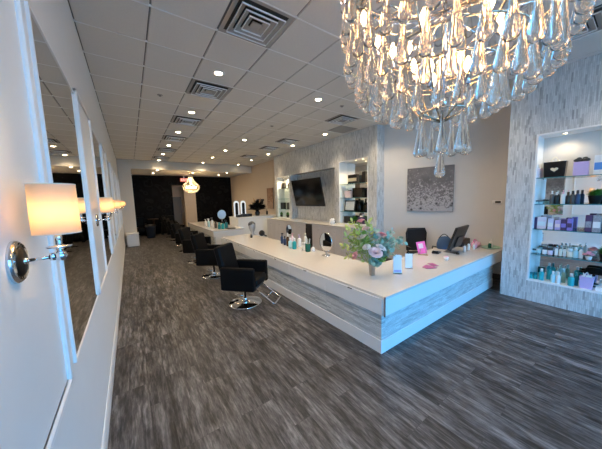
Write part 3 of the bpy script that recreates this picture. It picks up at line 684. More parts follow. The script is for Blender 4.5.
# small far chandelier
ch2 = thing('crystal_chandelier', 'small glowing crystal chandelier far back before the black wall', 'chandelier', (2.74, 14.0, 3.31))
MB().lathe([(0.08, 0), (0.07, -0.03), (0.01, -0.05)], 16).build('canopy', M['nickel'], ch2)
MB().tube([(0, 0, -0.04), (0, 0, -0.2)], 0.012, 8).build('stem', M['nickel'], ch2)
def bead_mesh(pts, r):
    m = MB()
    for p in pts: m.add([(p[0]+r*a, p[1]+r*b, p[2]+r*c) for a, b, c in ((1, 0, 0), (0, 1, 0), (-1, 0, 0), (0, -1, 0), (0, 0, 1), (0, 0, -1))], [(0, 1, 4), (1, 2, 4), (2, 3, 4), (3, 0, 4), (1, 0, 5), (2, 1, 5), (3, 2, 5), (0, 3, 5)])
    return m
pts = []
for k in range(20):
    a = 2*PI*k/20
    for q in range(16):
        u = q/15; r = 0.10+0.30*u**1.8; pts.append((r*math.cos(a), r*math.sin(a), -0.2-0.5*u))
M['beads'] = P('frosted_crystal_beads', (0.93, 0.91, 0.87), 0.2, trans=0.35, noise=0.0)
o = bead_mesh(pts, 0.022).build('bead_curtain', M['beads'], ch2); o['kind'] = 'stuff'
pts = []
for k in range(24):
    a = 2*PI*k/24
    for q in range(10):
        u = q/9; r = 0.42*math.cos(u*PI/2*0.95); pts.append((r*math.cos(a), r*math.sin(a), -0.72-0.36*math.sin(u*PI/2)))
o = bead_mesh(pts, 0.026).build('bead_basket', M['beads'], ch2); o['kind'] = 'stuff'
MB().tube([(0.42*math.cos(a*PI/12), 0.42*math.sin(a*PI/12), -0.71) for a in range(24)], 0.02, 6, close=True).build('hoop', M['nickel'], ch2)
for k in range(6):
    a = 2*PI*k/6; MB().ball((0.2*math.cos(a), 0.2*math.sin(a), -0.78), 0.05, 10).build('bulb', M['bulb'], ch2)
for k in range(3):
    MB().ball((0, 0, -0.35-0.12*k), 0.045, 10).build('bulb', M['bulb'], ch2)

# exit sign
p = at(184, 180, Y=15.6)
t = thing('exit_sign', 'red lit EXIT sign left of the small chandelier', 'sign', (p.x, 15.6, p.z))
MB().box(-0.20, -0.03, -0.10, 0.20, 0.03, 0.10).build('housing', M['exit_white'], t); MB().box(-0.02, -0.02, 0.10, 0.02, 0.02, 3.31-p.z).build('hanger', M['white_plastic'], t)
fc = bpy.data.curves.new('lettering', 'FONT'); fc.body = 'EXIT'; fc.size = 0.17; fc.align_x = 'CENTER'; fc.align_y = 'CENTER'; fc.extrude = 0.004
fo = bpy.data.objects.new('lettering', fc); C.objects.link(fo); fo.parent = t; fo.location = (0, -0.035, 0); fo.rotation_euler = (PI/2, 0, 0); fo.data.materials.append(M['exit_red'])
bpy.context.view_layer.update(); _me = bpy.data.meshes.new_from_object(fo.evaluated_get(bpy.context.evaluated_depsgraph_get())); _lo, _ro = fo.location.copy(), fo.rotation_euler.copy(); bpy.data.objects.remove(fo); fo = bpy.data.objects.new('lettering', _me); C.objects.link(fo); fo.parent = t; fo.location = _lo; fo.rotation_euler = _ro

# ------------------------------------------------------------------ large crystal chandelier
CX, CY = 1.461, 0.700
big = thing('tiered_chandelier', 'large tiered chandelier of teardrop crystals hanging at upper right', 'chandelier', (CX, CY, CEIL))
def zz(z): return z-CEIL
MB().lathe([(0.16, 0), (0.15, -0.03), (0.03, -0.06)], 28).build('canopy', M['chrome'], big)
m = MB(); m.tube([(0, 0, -0.04), (0, 0, zz(2.10))], 0.009, 10)
for z in (3.2, 2.9, 2.55, 2.3): m.ball((0, 0, zz(z)), 0.022, 12)
m.build('stem', M['chrome'], big)
def drop_mesh():
    m = MB()
    # a bead link above, then a smooth elongated teardrop; local origin at the hook
    m.lathe([(0.0005, -0.001), (0.008, -0.009), (0.0005, -0.018)], 8, smooth=False, cap=False)
    m.lathe([(0.0006, -0.018), (0.0075, -0.026), (0.0090, -0.06), (0.0135, -0.105), (0.0205, -0.150), (0.0265, -0.185), (0.0285, -0.203), (0.0255, -0.218), (0.0155, -0.228), (0.0006, -0.231)], 16, smooth=True, cap=False)
    return m
tiers = [  # radius, hook height, count
    (0.525, 3.09, 36), (0.525, 2.90, 36), (0.505, 2.715, 34), (0.450, 2.585, 30), (0.365, 2.51, 24), (0.250, 2.44, 17), (0.115, 2.245, 7), (0.0, 2.125, 1)]
fr = MB()
for r, z, n in tiers:
    if r < 0.05: continue
    fr.tube([(r*math.cos(a*PI/24), r*math.sin(a*PI/24), zz(z)) for a in range(48)], 0.0045, 6, close=True)
for k in range(8):
    a = k*PI/4+0.2; c, s_ = math.cos(a), math.sin(a)
    fr.tube([(0.02*c, 0.02*s_, zz(3.05))]+[(r*c, r*s_, zz(z)) for r, z, n in tiers[:-1]]+[(0.01*c, 0.01*s_, zz(2.2))], 0.005, 6)
fr.build('frame', M['warm_metal'], big)
for r in (0.545,):
    m = MB(); m.lathe([(0.536, zz(3.05)), (0.54, zz(3.06)), (0.54, zz(3.11)), (0.536, zz(3.12))], 56, cap=False); m.build('rim_band', M['chrome'], big, solid=0.003)
drops = []
for ti, (r, z, n) in enumerate(tiers):
    for k in range(n):
        a = 2*PI*(k+0.5*(ti % 2))/n+random.uniform(-0.012, 0.012)
        drops.append((r*math.cos(a), r*math.sin(a), zz(z)+random.uniform(-0.006, 0.006), a))
cdir = Vector((-CX, -CY))
# those nearest the eye and lowest show largest; the top two rows lie mostly above the frame
def show(d):
    wz = d[2]+CEIL
    p = Vector((CX+d[0], CY+d[1])); return p.length+(0.6 if wz > 2.8 else 0)
drops.sort(key=show)
dm = drop_mesh(); first = None
for x, y, z, a in drops[:100]:
    if first is None: first = dm.build('crystal_drop', M['crystal'], big); o = first
    else: o = first.copy(); C.objects.link(o); o.parent = big
    o.location = (x, y, z); o.rotation_euler = (random.uniform(-0.03, 0.03), random.uniform(-0.03, 0.03), a)
rest = MB()
for x, y, z, a in drops[100:]:
    mm = T(x, y, z) @ Rz(a); rest.add([mm @ Vector(v) for v in dm.v], dm.f)
o = rest.build('crystal_drop_mass', M['crystal'], big); o['kind'] = 'stuff'
bl = [(0.42, 2.80, 10, 0.35), (0.26, 2.60, 6, 0.1), (0.11, 2.44, 3, 0.9)]
for r, z, n, ph in bl:
    for k in range(n):
        a = ph+2*PI*k/n; x, y = r*math.cos(a), r*math.sin(a)
        s = MB().lathe([(0.013, zz(z)-0.075), (0.011, zz(z)-0.01)], 12, c=(x, y, 0)).build('lamp_holder', M['chrome'], big)
        MB().lathe([(0.008, -0.01), (0.016, 0.012), (0.018, 0.025), (0.012, 0.047), (0.0005, 0.068)], 12, c=(x, y, zz(z)), cap=False).build('bulb', M['bulb_chand'], s)
        s2 = MB(); s2.tube([(x, y, zz(z)-0.07), (x*0.5, y*0.5, zz(z)-0.10), (0, 0, zz(z)-0.04)], 0.005, 6); s2.build('lamp_arm', M['chrome'], big)

# ------------------------------------------------------------------ product builders
def bottle(name, label, loc, h, r, body, cap, style='pump', group=None, rz=0.0, cat='bottle', flat=1.0):
    t = thing(name, label, cat, loc, rz, group)
    bh = h*(0.74 if style != 'jar' else 0.66)
    if style == 'jar':
        MB().lathe([(r*0.93, 0), (r, h*0.05), (r, bh)], 18).build('body', body, t); MB().lathe([(r*1.03, bh), (r*1.03, h*0.95), (r*0.97, h)], 18).build('lid', cap, t)
    else:
        MB().lathe([(r*0.92, 0), (r, h*0.03), (r, bh*0.82), (r*0.75, bh*0.93), (r*0.36, bh)], 18, sy=flat).build('body', body, t)
        m = MB()
        if style == 'pump':
            m.lathe([(r*0.45, bh), (r*0.45, bh+h*0.08), (r*0.14, bh+h*0.09), (r*0.14, h*0.94), (r*0.3, h*0.95), (r*0.3, h)], 14); m.box(-r*1.0, -r*0.16, h*0.95, 0, r*0.16, h)
        elif style == 'spray':
            m.lathe([(r*0.45, bh), (r*0.45, bh+h*0.06), (r*0.3, bh+h*0.08), (r*0.3, h*0.9)], 14); m.box(-r*1.1, -r*0.28, h*0.88, r*0.55, r*0.28, h); m.box(-r*0.75, -r*0.12, h*0.76, -r*0.5, r*0.12, h*0.88)
        else:
            m.lathe([(r*0.52, bh), (r*0.52, h*0.98), (r*0.45, h)], 14)
        m.build('cap', cap, t)
    return t
def carton(name, label, loc, w, d, h, body, band=None, group=None, rz=0.0, cat='box'):
    """d along X, w along Y; printed band on the room side"""
    t = thing(name, label, cat, loc, rz, group)
    MB().box(-d/2, -w/2, 0, d/2, w/2, h, ch=0.002).build('carton', body, t)
    if band is not None: MB().box(-d/2-0.0015, -w/2+0.004, h*0.25, -d/2, w/2-0.004, h*0.62).build('printed_panel', band, t)
    return t
def tissue(m, w, d, z, h):
    for k in range(7):
        a = random.uniform(0, 6.28); x, y = random.uniform(-d/3, d/3), random.uniform(-w/3, w/3); s = w*0.35
        m.add([(x-s*0.3, y-s*0.3, z), (x+s*0.3, y-s*0.2, z), (x+s*0.2, y+s*0.3, z), (x-s*0.2, y+s*0.3, z), (x+random.uniform(-.3, .3)*s, y+random.uniform(-.3, .3)*s, z+h*random.uniform(0.6, 1))], [(0, 1, 4), (1, 2, 4), (2, 3, 4), (3, 0, 4)])
def gift_bag(name, label, loc, w, d, h, body, tis=None, handle=None, emblem=None, group=None):
    t = thing(name, label, 'bag', loc, 0, group)
    m = MB(); vs = [(-d/2, -w/2, 0), (d/2, -w/2, 0), (d/2, w/2, 0), (-d/2, w/2, 0), (-d/2-0.005, -w/2-0.012, h), (d/2+0.005, -w/2-0.012, h), (d/2+0.005, w/2+0.012, h), (-d/2-0.005, w/2+0.012, h)]
    m.add(vs, [(3, 2, 1, 0), (0, 1, 5, 4), (1, 2, 6, 5), (2, 3, 7, 6), (3, 0, 4, 7)]); m.build('bag_body', body, t, solid=0.002)
    if tis is not None:
        m = MB(); m.box(-d/2+0.004, -w/2+0.004, h*0.8, d/2-0.004, w/2-0.004, h*0.97); tissue(m, w, d, h*0.96, 0.06); m.build('tissue_paper', tis, t, recalc=False)
    if handle is not None:
        m = MB(); m.tube([(-d/2, -w*0.2+w*0.4*u/8, h-0.01+0.08*math.sin(PI*u/8)) for u in range(9)], 0.004, 6); m.build('handle', handle, t)
    if emblem is not None: emblem(t, w, d, h)
    return t
def heart(t, w, d, h):
    pts = []
    for k in range(28):
        a = 2*PI*k/28; x = 16*math.sin(a)**3; y = 13*math.cos(a)-5*math.cos(2*a)-2*math.cos(3*a)-math.cos(4*a); pts.append((-x*w*0.012, h*0.5+y*w*0.010))
    MB().prism(pts, -d/2-0.010, -d/2-0.004, 0, 'X').build('heart_emblem', M['gold'], t)
def grass_plant(name, label, loc, h, r, pot_h, pot_r, pot=None, cat='plant'):
    t = thing(name, label, cat, loc)
    MB().lathe([(pot_r*0.72, 0), (pot_r, pot_h*0.95), (pot_r*1.04, pot_h), (pot_r*0.9, pot_h), (pot_r*0.85, pot_h*0.85)], 20).build('pot', pot or M['black'], t)
    m = MB(); rng = random.Random(3)
    for k in range(260):
        a = rng.uniform(0, 2*PI); el = math.acos(rng.uniform(0.0, 1)); L = rng.uniform(0.75, 1.0)
        dx, dy, dz = math.sin(el)*math.cos(a)*r*L, math.sin(el)*math.sin(a)*r*L, math.cos(el)*(h-pot_h)*L
        b = Vector((math.cos(a)*pot_r*0.5*math.sin(el), math.sin(a)*pot_r*0.5*math.sin(el), pot_h*0.9)); p = Vector((dx, dy, pot_h+dz)); mid = (b+p)/2+Vector((0, 0, 0.15*h))*0.6
        wv = Vector((-math.sin(a), math.cos(a), 0))*0.006
        m.add([b-wv, b+wv, mid+wv, mid-wv, p], [(0, 1, 2, 3), (3, 2, 4)])
    o = m.build('foliage', M['grass'], t, recalc=False); o['kind'] = 'stuff'
    return t

# ------------------------------------------------------------------ glass shelves
def shelf(op, z, label, group, x0=XT+0.02):
    y0, y1 = op[0]+0.027, op[1]-0.027
    t = thing('glass_shelf', label, 'shelf', (0, 0, z), 0, group)
    MB().box(x0, y0, -0.010, XB-0.014, y1, 0).build('shelf_glass', M['clear_glass'], t)
    MB().box(x0-0.0015, y0, -0.0105, x0, y1, 0.0005).build('polished_edge', M['teal_dark'], t)
    for y in (y0+0.012, y1-0.012): MB().box(XB-0.06, y-0.01, -0.022, XB-0.02, y+0.01, -0.010).build('bracket', M['chrome'], t)
    return z
Z1, Z2, Z3, Z4, Z0 = 2.01, 1.60, 1.20, 0.79, 0.366
for z, w in ((Z1, 'top'), (Z2, 'second'), (Z3, 'third'), (Z4, 'lowest')): shelf(SN, z, '%s glass shelf of the display niche at the right' % w, 'glass shelves of the right display')
def sy(px, z, X=5.46): 
    # Y of a column of pixels on the shelf at height z
    lo = 200.0
    for _ in range(12):
        p = at(px, lo, X=X); lo += (p.z-z)*30
    return at(px, lo, X=X).y
def onshelf(px, z, X=5.46): return (X, sy(px, z, X), z)
# top shelf
for k, px in enumerate((537.5, 541.0)): bottle('lotion_bottle', 'pale pink clear bottle %s on the top shelf' % ['at the outer left end', 'next to the black bag'][k], onshelf(px, Z1, 5.40+0.08*k), 0.22, 0.022, M['pink_pale'], M['white_plastic'], 'cap', 'clear pink bottles on the top shelf')
y = sy(554.5, Z1, 5.44); gift_bag('gift_bag', 'black gift bag with pale heart on the top glass shelf', (5.44, y, Z1), 0.225, 0.11, 0.235, M['black_gloss'], M['white_paper'], M['gold'], heart)
y = sy(580.5, Z1, 5.44); t = carton('gift_box', 'lavender box under a black bow on the top shelf', (5.44, y, Z1), 0.145, 0.11, 0.20, M['lavender'])
m = MB()
for s in (-1, 1): m.ball((0, s*0.045, 0.225), 0.04, 12, sz=0.7); m.ball((0.02, s*0.03, 0.25), 0.03, 10, sz=0.7)
m.ball((0, 0, 0.22), 0.025, 10); m.build('bow', M['black'], t)
y = sy(600, Z1, 5.44); t = carton('printed_box', 'white box with blue print at the right edge of the top shelf', (5.44, y, Z1), 0.12, 0.09, 0.27, M['white_paper'], M['blue_print'])
# second shelf
for k, px in enumerate((536.5, 540.5)): bottle('glass_jar', 'low clear dark-lidded jar at the left end of the second shelf, %s' % ['outer', 'inner'][k], onshelf(px, Z2, 5.42), 0.055, 0.026, M['aqua'], M['dark_grey'], 'jar', 'small jars on the second shelf', cat='jar')
for k, (px, b, c, st, h) in enumerate(((551.5, 'dark_grey', 'white_plastic', 'spray', 0.145), (556, 'black', 'white_plastic', 'cap', 0.13), (562.5, 'white_plastic', 'pink_soft', 'pump', 0.15), (567.5, 'black', 'amber', 'cap', 0.13), (572, 'dark_grey', 'black', 'cap', 0.14), (577, 'navy', 'dark_grey', 'cap', 0.145))):
    nm = ['charcoal spray bottle with white head', 'short black bottle with white cap', 'white pump bottle with pink head', 'black bottle with brown cap', 'charcoal bottle with black cap', 'navy bottle with charcoal cap'][k]
    bottle('hair_product_bottle', nm+' on the second shelf', onshelf(px, Z2, 5.44), h*1.4, 0.027, M[b], M[c], st, 'hair bottles on the second shelf')
y = sy(594.5, Z2, 5.44); grass_plant('potted_grass', 'bushy green grass plant in black pot on the second shelf', (5.44, y, Z2), 0.235, 0.115, 0.12, 0.07)
# third shelf
for k, (px, w, h, b, bd) in enumerate(((535.2, 0.035, 0.13, 'plum', None), (541.5, 0.10, 0.135, 'pink_pale', 'white_paper'), (550.5, 0.06, 0.12, 'lilac', 'white_paper'), (557.5, 0.06, 0.105, 'lavender', 'pink_pale'), (563.5, 0.06, 0.115, 'plum', 'purple'), (569.5, 0.055, 0.125, 'purple', 'plum'), (588, 0.065, 0.17, 'plum', 'carton'), (596, 0.075, 0.17, 'carton', 'white_paper'))):
    nm = ['narrow plum box at the left end', 'wide pale pink box', 'pale lilac box beside the wide pink box', 'low lavender box with pink panel', 'plum box with a purple panel', 'bright purple box', 'tall dark patterned box', 'tall grey and white patterned box at the right'][k]
    carton('product_box', nm+' on the third shelf', onshelf(px, Z3, 5.44), w, 0.07, h*1.4, M[b], M[bd] if bd else None, 'cartons on the third shelf')
# fourth shelf
for k, (px, h, r, b, c, st) in enumerate(((534, 0.05, 0.026, 'aqua', 'dark_grey', 'jar'), (538.5, 0.06, 0.026, 'aqua', 'white_plastic', 'jar'), (544.5, 0.085, 0.028, 'white_plastic', 'dark_grey', 'jar'), (550.0, 0.085, 0.028, 'lilac', 'dark_grey', 'jar'), (556, 0.115, 0.018, 'white_plastic', 'nickel', 'cap'), (560.2, 0.115, 0.018, 'cream', 'nickel', 'cap'), (564.2, 0.12, 0.018, 'white_plastic', 'black', 'pump'), (569.5, 0.10, 0.03, 'cream', 'white_plastic', 'jar'), (575.2, 0.12, 0.03, 'aqua', 'white_plastic', 'cap'), (580.5, 0.14, 0.022, 'white_plastic', 'nickel', 'pump'))):
    nm = ['lowest dark-lidded aqua jar at the left end', 'aqua jar with white lid', 'white jar with charcoal lid', 'lilac jar with charcoal lid', 'slim white bottle with metal cap', 'slim cream bottle with metal cap', 'slim white pump bottle with black head', 'squat cream jar with white lid', 'wide aqua bottle with white cap', 'tall white pump bottle next to the pink flowers'][k]
    bottle('cream_jar' if st == 'jar' else 'lotion_bottle', nm+' on the lowest glass shelf', onshelf(px, Z4, 5.44), h*1.3, r*1.05, M[b], M[c], st, 'jars and bottles on the lowest glass shelf', cat='jar' if st == 'jar' else 'bottle')
def flower(m, c, r, n=5, rings=3, axis=(0, 0, 1), mi=0, rng=random):
    ax = Vector(axis).normalized(); q = Vector((0, 0, 1)).rotation_difference(ax).to_matrix()
    c = Vector(c)
    for ring in range(rings):
        k = n+ring*2; op = 0.25+0.85*ring/max(1, rings-1)     # opening angle
        L = r*(0.55+0.45*(ring+1)/rings)
        for j in range(k):
            a = 2*PI*(j+0.5*ring)/k+rng.uniform(-0.15, 0.15); w = L*0.55
            vs = []
            for iu in range(4):
                u = iu/3; out = L*u*math.sin(op*(0.45+0.75*u)); up = L*u*math.cos(op*(0.35+0.85*u))
                ww = w*math.sin(PI*(0.18+0.70*u))
                for s in (-1, 0, 1):
                    p = Vector((out-0.10*L*abs(s)*-0.3*(1-u), s*ww, up+abs(s)*0.10*L*u)); p.rotate(Matrix.Rotation(a, 3, 'Z')); vs.append(c+q @ p)
            fs = [(i*3+s, i*3+s+1, i*3+s+4, i*3+s+3) for i in range(3) for s in range(2)]
            m.add(vs, fs, mi, True)
    m.ball(c+q @ Vector((0, 0, r*0.12)), r*0.22, 8, mi)
y = sy(588.5, Z4, 5.40); t = thing('flower_ball', 'small pot of pink blossoms on the lowest glass shelf', 'plant', (5.40, y, Z4))
MB().lathe([(0.025, 0), (0.036, 0.05), (0.03, 0.05)], 16).build('pot', M['white_plastic'], t)
for k, (dx, dy, dz) in enumerate(((-.03, -.03, .075), (-.03, .03, .07), (0, 0, .10), (.03, 0, .07), (-.045, 0, .09))):
    m = MB(); flower(m, (dx, dy, dz), 0.035, axis=(dx*6, dy*6, 1)); m.build('blossom', M['petal_pink'] if k % 2 else M['pink_soft'], t, recalc=False)
y = sy(604, Z4, 5.50); grass_plant('potted_grass', 'bushy green grass plant in black pot on the lowest glass shelf', (5.50, y, Z4), 0.22, 0.09, 0.09, 0.055)
# bottom of the niche
for k, (px, h, r, b, c, st, X) in enumerate(((530.8, 0.085, 0.022, 'teal', 'teal_dark', 'jar', 5.38), (535.2, 0.09, 0.024, 'teal', 'teal_dark', 'jar', 5.40), (541.0, 0.16, 0.028, 'teal', 'white_plastic', 'cap', 5.38), (549.0, 0.19, 0.03, 'teal', 'teal_dark', 'spray', 5.52), (552.5, 0.15, 0.024, 'aqua', 'white_plastic', 'cap', 5.38), (557.8, 0.15, 0.024, 'white_plastic', 'white_plastic', 'cap', 5.38), (556.5, 0.19, 0.024, 'aqua', 'leaf_sage', 'pump', 5.50), (563.0, 0.19, 0.024, 'leaf_sage', 'aqua', 'cap', 5.48), (570.5, 0.16, 0.032, 'teal', 'white_plastic', 'cap', 5.37), (575.5, 0.17, 0.024, 'teal_dark', 'teal', 'spray', 5.44))):
    nm = ['smallest teal jar at the left end', 'teal jar second from the left end', 'teal bottle with white cap left of the white bottles', 'tall teal spray bottle behind the capped teal bottle', 'pale aqua bottle with white cap', 'plain white bottle with white cap', 'aqua pump bottle standing at the back', 'sage green bottle standing at the back', 'broad teal bottle with white cap near the lavender bag', 'dark teal spray bottle behind the broad teal bottle'][k]
    bottle('hair_product_bottle' if st != 'jar' else 'cream_jar', nm+' on the niche floor', onshelf(px, Z0-0.001, X), h*1.2, r*1.1, M[b], M[c], st, 'teal and white bottles on the niche floor', cat='bottle' if st != 'jar' else 'jar')
y = sy(586, Z0, 5.40); gift_bag('gift_bag', 'lavender gift bag with white tissue on the niche floor', (5.40, y, Z0), 0.118, 0.09, 0.175, M['lavender'], M['white_paper'], M['white_paper'])
y = sy(590, Z0, 5.56)-0.02; t = thing('black_hat', 'wide black hat on a stand behind the lavender bag', 'hat', (5.55, y, Z0))
m = MB(); m.lathe([(0.05, 0), (0.05, 0.01), (0.008, 0.015), (0.008, 0.21)], 16); m.build('stand', M['black'], t)
m = MB(); m.lathe([(0.155, 0.20), (0.16, 0.205), (0.12, 0.222), (0.085, 0.225), (0.08, 0.27), (0.06, 0.285), (0.0001, 0.288)], 28, sx=0.52); m.build('hat_brim', M['leather'], t)
y = sy(601, Z0, 5.40); carton('tissue_box', 'low white box at the right end of the niche floor', (5.40, y, Z0), 0.10, 0.09, 0.05, M['white_paper'])
# niche lights
def niche_light(op, y, label, e=6):
    t = thing('niche_light', label, 'ceiling light', (5.43, y, op[3]-0.025), 0, 'lights inside the wall niches')
    MB().lathe([(0.035, 0), (0.034, -0.006), (0.026, -0.007)], 18, cap=False).build('trim_ring', M['chrome'], t)
    MB().lathe([(0.0001, -0.003), (0.028, -0.003)], 18, cap=False).build('lens', M['lens_warm'], t, recalc=False)
    lamp('niche_lamp', 'SPOT', (0, 0, -0.012), e, (1, 0.80, 0.50), t, 0.03, 2.6, 0.7)
niche_light(SN, sy(565.5, SN[3]-0.03, 5.43), 'small round light in the top of the right display niche', 9)
niche_light(SN, -0.1, 'small round light at the near end of the right display niche', 9)

# ------------------------------------------------------------------ shelves beside the television
RZ = [2.18, 1.77, 1.36]
for z, w in zip(RZ, ('top', 'middle', 'lowest')): shelf(RD, z, '%s glass shelf of the niche right of the television' % w, 'glass shelves right of the television')
LZ = [2.22, 1.79, 1.36]
for z, w in zip(LZ, ('top', 'middle', 'lowest')): shelf(LD, z, '%s glass shelf of the niche left of the television' % w, 'glass shelves left of the television')
niche_light(RD, 4.95, 'left round light in the niche right of the television', 45); niche_light(RD, 4.68, 'right round light in the niche right of the television', 35)
niche_light(LD, 9.0, 'left round light in the niche left of the television', 55); niche_light(LD, 8.65, 'right round light in the niche left of the television', 55)
def box_on(px, z, w, h, mat, label, X=5.46, name='display_box', d=0.12, band=None):
    carton(name, label, onshelf(px, z, X), w, d, h, M[mat], M[band] if band else None, 'boxes beside the television')
box_on(353.5, RZ[0], 0.34, 0.26, 'black', 'black box with gold panel on the top shelf right of the television', band='gold')
box_on(365.0, RZ[0], 0.13, 0.32, 'black', 'tall narrow black box on the top shelf right of the television')
y = sy(349, RZ[1], 5.44); gift_bag('gift_bag', 'pale pink bag with black bow right of the television', (5.44, y, RZ[1]), 0.21, 0.12, 0.20, M['pink_pale'], M['black'], M['black'])
box_on(358.5, RZ[1], 0.36, 0.28, 'black_gloss', 'black gloss box on the middle shelf right of the television')
t = thing('framed_certificate', 'black framed certificate standing on the lowest shelf right of the television', 'picture', onshelf(349.5, RZ[2]+0.004, 5.42))
tl_ = Ry(math.radians(10)); MB().box(-0.012, -0.21, 0, 0.012, 0.21, 0.33, xf=tl_).build('frame', M['frame_black'], t); MB().box(-0.014, -0.175, 0.035, -0.0115, 0.175, 0.295, xf=tl_).build('certificate', M['certificate'], t); MB().box(0.0, -0.03, 0, 0.11, 0.03, 0.012).build('easel_foot', M['black'], t)
bottle('tall_vase', 'tall black vase on the lowest shelf right of the television', onshelf(359.5, RZ[2], 5.50), 0.37, 0.055, M['black_gloss'], M['black'], 'cap', cat='vase')
bottle('tall_vase', 'dark bronze vase at the right end of the lowest shelf', onshelf(365.5, RZ[2], 5.48), 0.30, 0.05, M['bronze'], M['bronze'], 'cap', cat='vase')
for k, (px, zz_) in enumerate(((348, 1.006), (355, 1.006), (362, 1.006))):
    if k == 1: grass_plant('potted_grass', 'small green plant on the niche floor right of the television', onshelf(px, zz_, 5.42), 0.24, 0.14, 0.10, 0.07)
    elif k == 0: carton('display_box', 'low black box on the niche floor right of the television', onshelf(px, zz_, 5.46), 0.22, 0.12, 0.20, M['black'])
    else: carton('display_box', 'plum box on the niche floor behind the bouquet', onshelf(px, zz_, 5.46), 0.16, 0.12, 0.20, M['plum'])
box_on(284, LZ[0], 0.24, 0.24, 'black', 'black box on the top shelf left of the television'); box_on(290, LZ[0], 0.10, 0.22, 'amber', 'brown box on the top shelf left of the television')
box_on(283.5, LZ[2], 0.26, 0.27, 'black', 'larger black box on the lowest shelf left of the television'); box_on(289.0, LZ[2], 0.18, 0.27, 'dark_grey', 'charcoal box on the lowest shelf left of the television')
for k, px in enumerate((281.5, 288)): grass_plant('potted_grass', 'small green plant, %s one on the niche floor left of the television' % ['left-hand', 'right-hand'][k], onshelf(px, 1.006, 5.45), 0.26, 0.10, 0.10, 0.07)
p = at(332.5, 222, X=5.0); t = thing('white_kettle', 'small white kettle on the worktop below the television', 'kettle', (5.0, p.y, 0.985))
MB().lathe([(0.08, 0), (0.09, 0.05), (0.06, 0.16), (0.03, 0.18)], 18).build('body', M['white_plastic'], t); MB().ball((0, 0, 0.19), 0.018, 10).build('lid_knob', M['black'], t); MB().tube([(0, -0.07, 0.13), (0, -0.12, 0.12), (0, -0.12, 0.05), (0, -0.08, 0.04)], 0.01, 8).build('handle', M['black'], t); MB().tube([(0, 0.07, 0.07), (0, 0.12, 0.15)], 0.014, 8, rads=[0.018, 0.008]).build('spout', M['white_plastic'], t)

# ------------------------------------------------------------------ bouquet on the counter
vb = at(372, 275, Z=CT); VX, VY = vb.x, vb.y
t = thing('flower_vase', 'tapered silver vase near the counter corner', 'vase', (VX, VY, CT))
MB().lathe([(0.036, 0), (0.038, 0.004), (0.052, 0.165), (0.054, 0.17), (0.050, 0.17), (0.034, 0.01)], 28).build('body', M['silver'], t)
bq = thing('bouquet', 'loose bouquet of pink and white flowers with greenery in silver vase', 'flowers', (VX, VY, CT+0.15))
rng = random.Random(11)
cr = Vector((R_.x, R_.y, 0)).normalized(); cf = Vector((F_.x, F_.y, 0)).normalized()
def bp(px, py, depth=0.0):
    """point of the bouquet seen at a pixel, at the vase's distance plus depth"""
    d = R_*((px-301)/F_PX) + U_*((224.5-py)/F_PX) + F_
    v = Vector((VX, VY, 0)); dist = v.dot(cf)+depth; tt = dist/d.dot(cf); q = d*tt; q.z += H
    return q-Vector((VX, VY, CT+0.15))
BL = [(375, 254, -0.10, 0.075, 'petal_blush'), (380, 249, -0.06, 0.060, 'petal_white'), (382, 236, 0.0, 0.055, 'petal_pink'), (366, 230, 0.0, 0.050, 'petal_blush'), (361, 222, 0.04, 0.045, 'petal_pink'), (362, 238, -0.05, 0.055, 'cream'), (356, 256, -0.08, 0.045, 'petal_pink'), (367, 248, -0.12, 0.045, 'petal_white'), (352, 247, 0.02, 0.04, 'cream'), (371, 236, 0.06, 0.05, 'petal_blush'), (386, 243, 0.08, 0.045, 'petal_pink')]
for px, py, dp, r, mt in BL:
    c = bp(px, py, dp); m = MB(); flower(m, c, r*1.35, n=6, rings=4, axis=(c.x*1.2, c.y*1.2, max(0.06, c.z)), rng=rng)
    b = m.build('blossom', M[mt], bq, recalc=False)
    s = MB(); s.tube([(c.x*0.1, c.y*0.1, 0.0), (c.x*0.4, c.y*0.4, c.z*0.5), tuple(c)], 0.0025, 5); s.build('stem', M['leaf_green'], b)
def spray(tip, lw, mat, n=7, roundness=0.5):
    m = MB(); tip = Vector(tip); b = Vector((tip.x*0.1, tip.y*0.1, 0.0)); mid = Vector((tip.x*0.35, tip.y*0.35, tip.z*0.7+0.02))
    cur = [(1-u)**2*b+2*u*(1-u)*mid+u*u*tip for u in [i/10 for i in range(11)]]
    m.tube(cur, 0.002, 5)
    for i in range(n):
        u = 0.35+0.65*i/(n-1); k = min(9, int(u*10)); p = cur[k].lerp(cur[k+1], u*10-k); d = (cur[k+1]-cur[k]).normalized()
        side = d.cross(Vector((rng.uniform(-1, 1), rng.uniform(-1, 1), rng.uniform(-1, 1)))).normalized()
        for s in (-1, 1):
            dr = (d*0.7+side*s).normalized(); w = dr.cross(Vector((rng.uniform(-1, 1), rng.uniform(-1, 1), 1))).normalized()
            L = lw*rng.uniform(0.7, 1.15); q = w.cross(dr)*L*0.1
            m.add([p, p+dr*L*0.3+w*L*roundness*0.45, p+dr*L*0.7+w*L*roundness*0.4, p+dr*L, p+dr*L*0.7-w*L*roundness*0.4, p+dr*L*0.3-w*L*roundness*0.45, p+dr*L*0.5+q], [(0, 6, 1), (1, 6, 2), (2, 6, 3), (3, 6, 4), (4, 6, 5), (5, 6, 0)], 0, True)
    return m
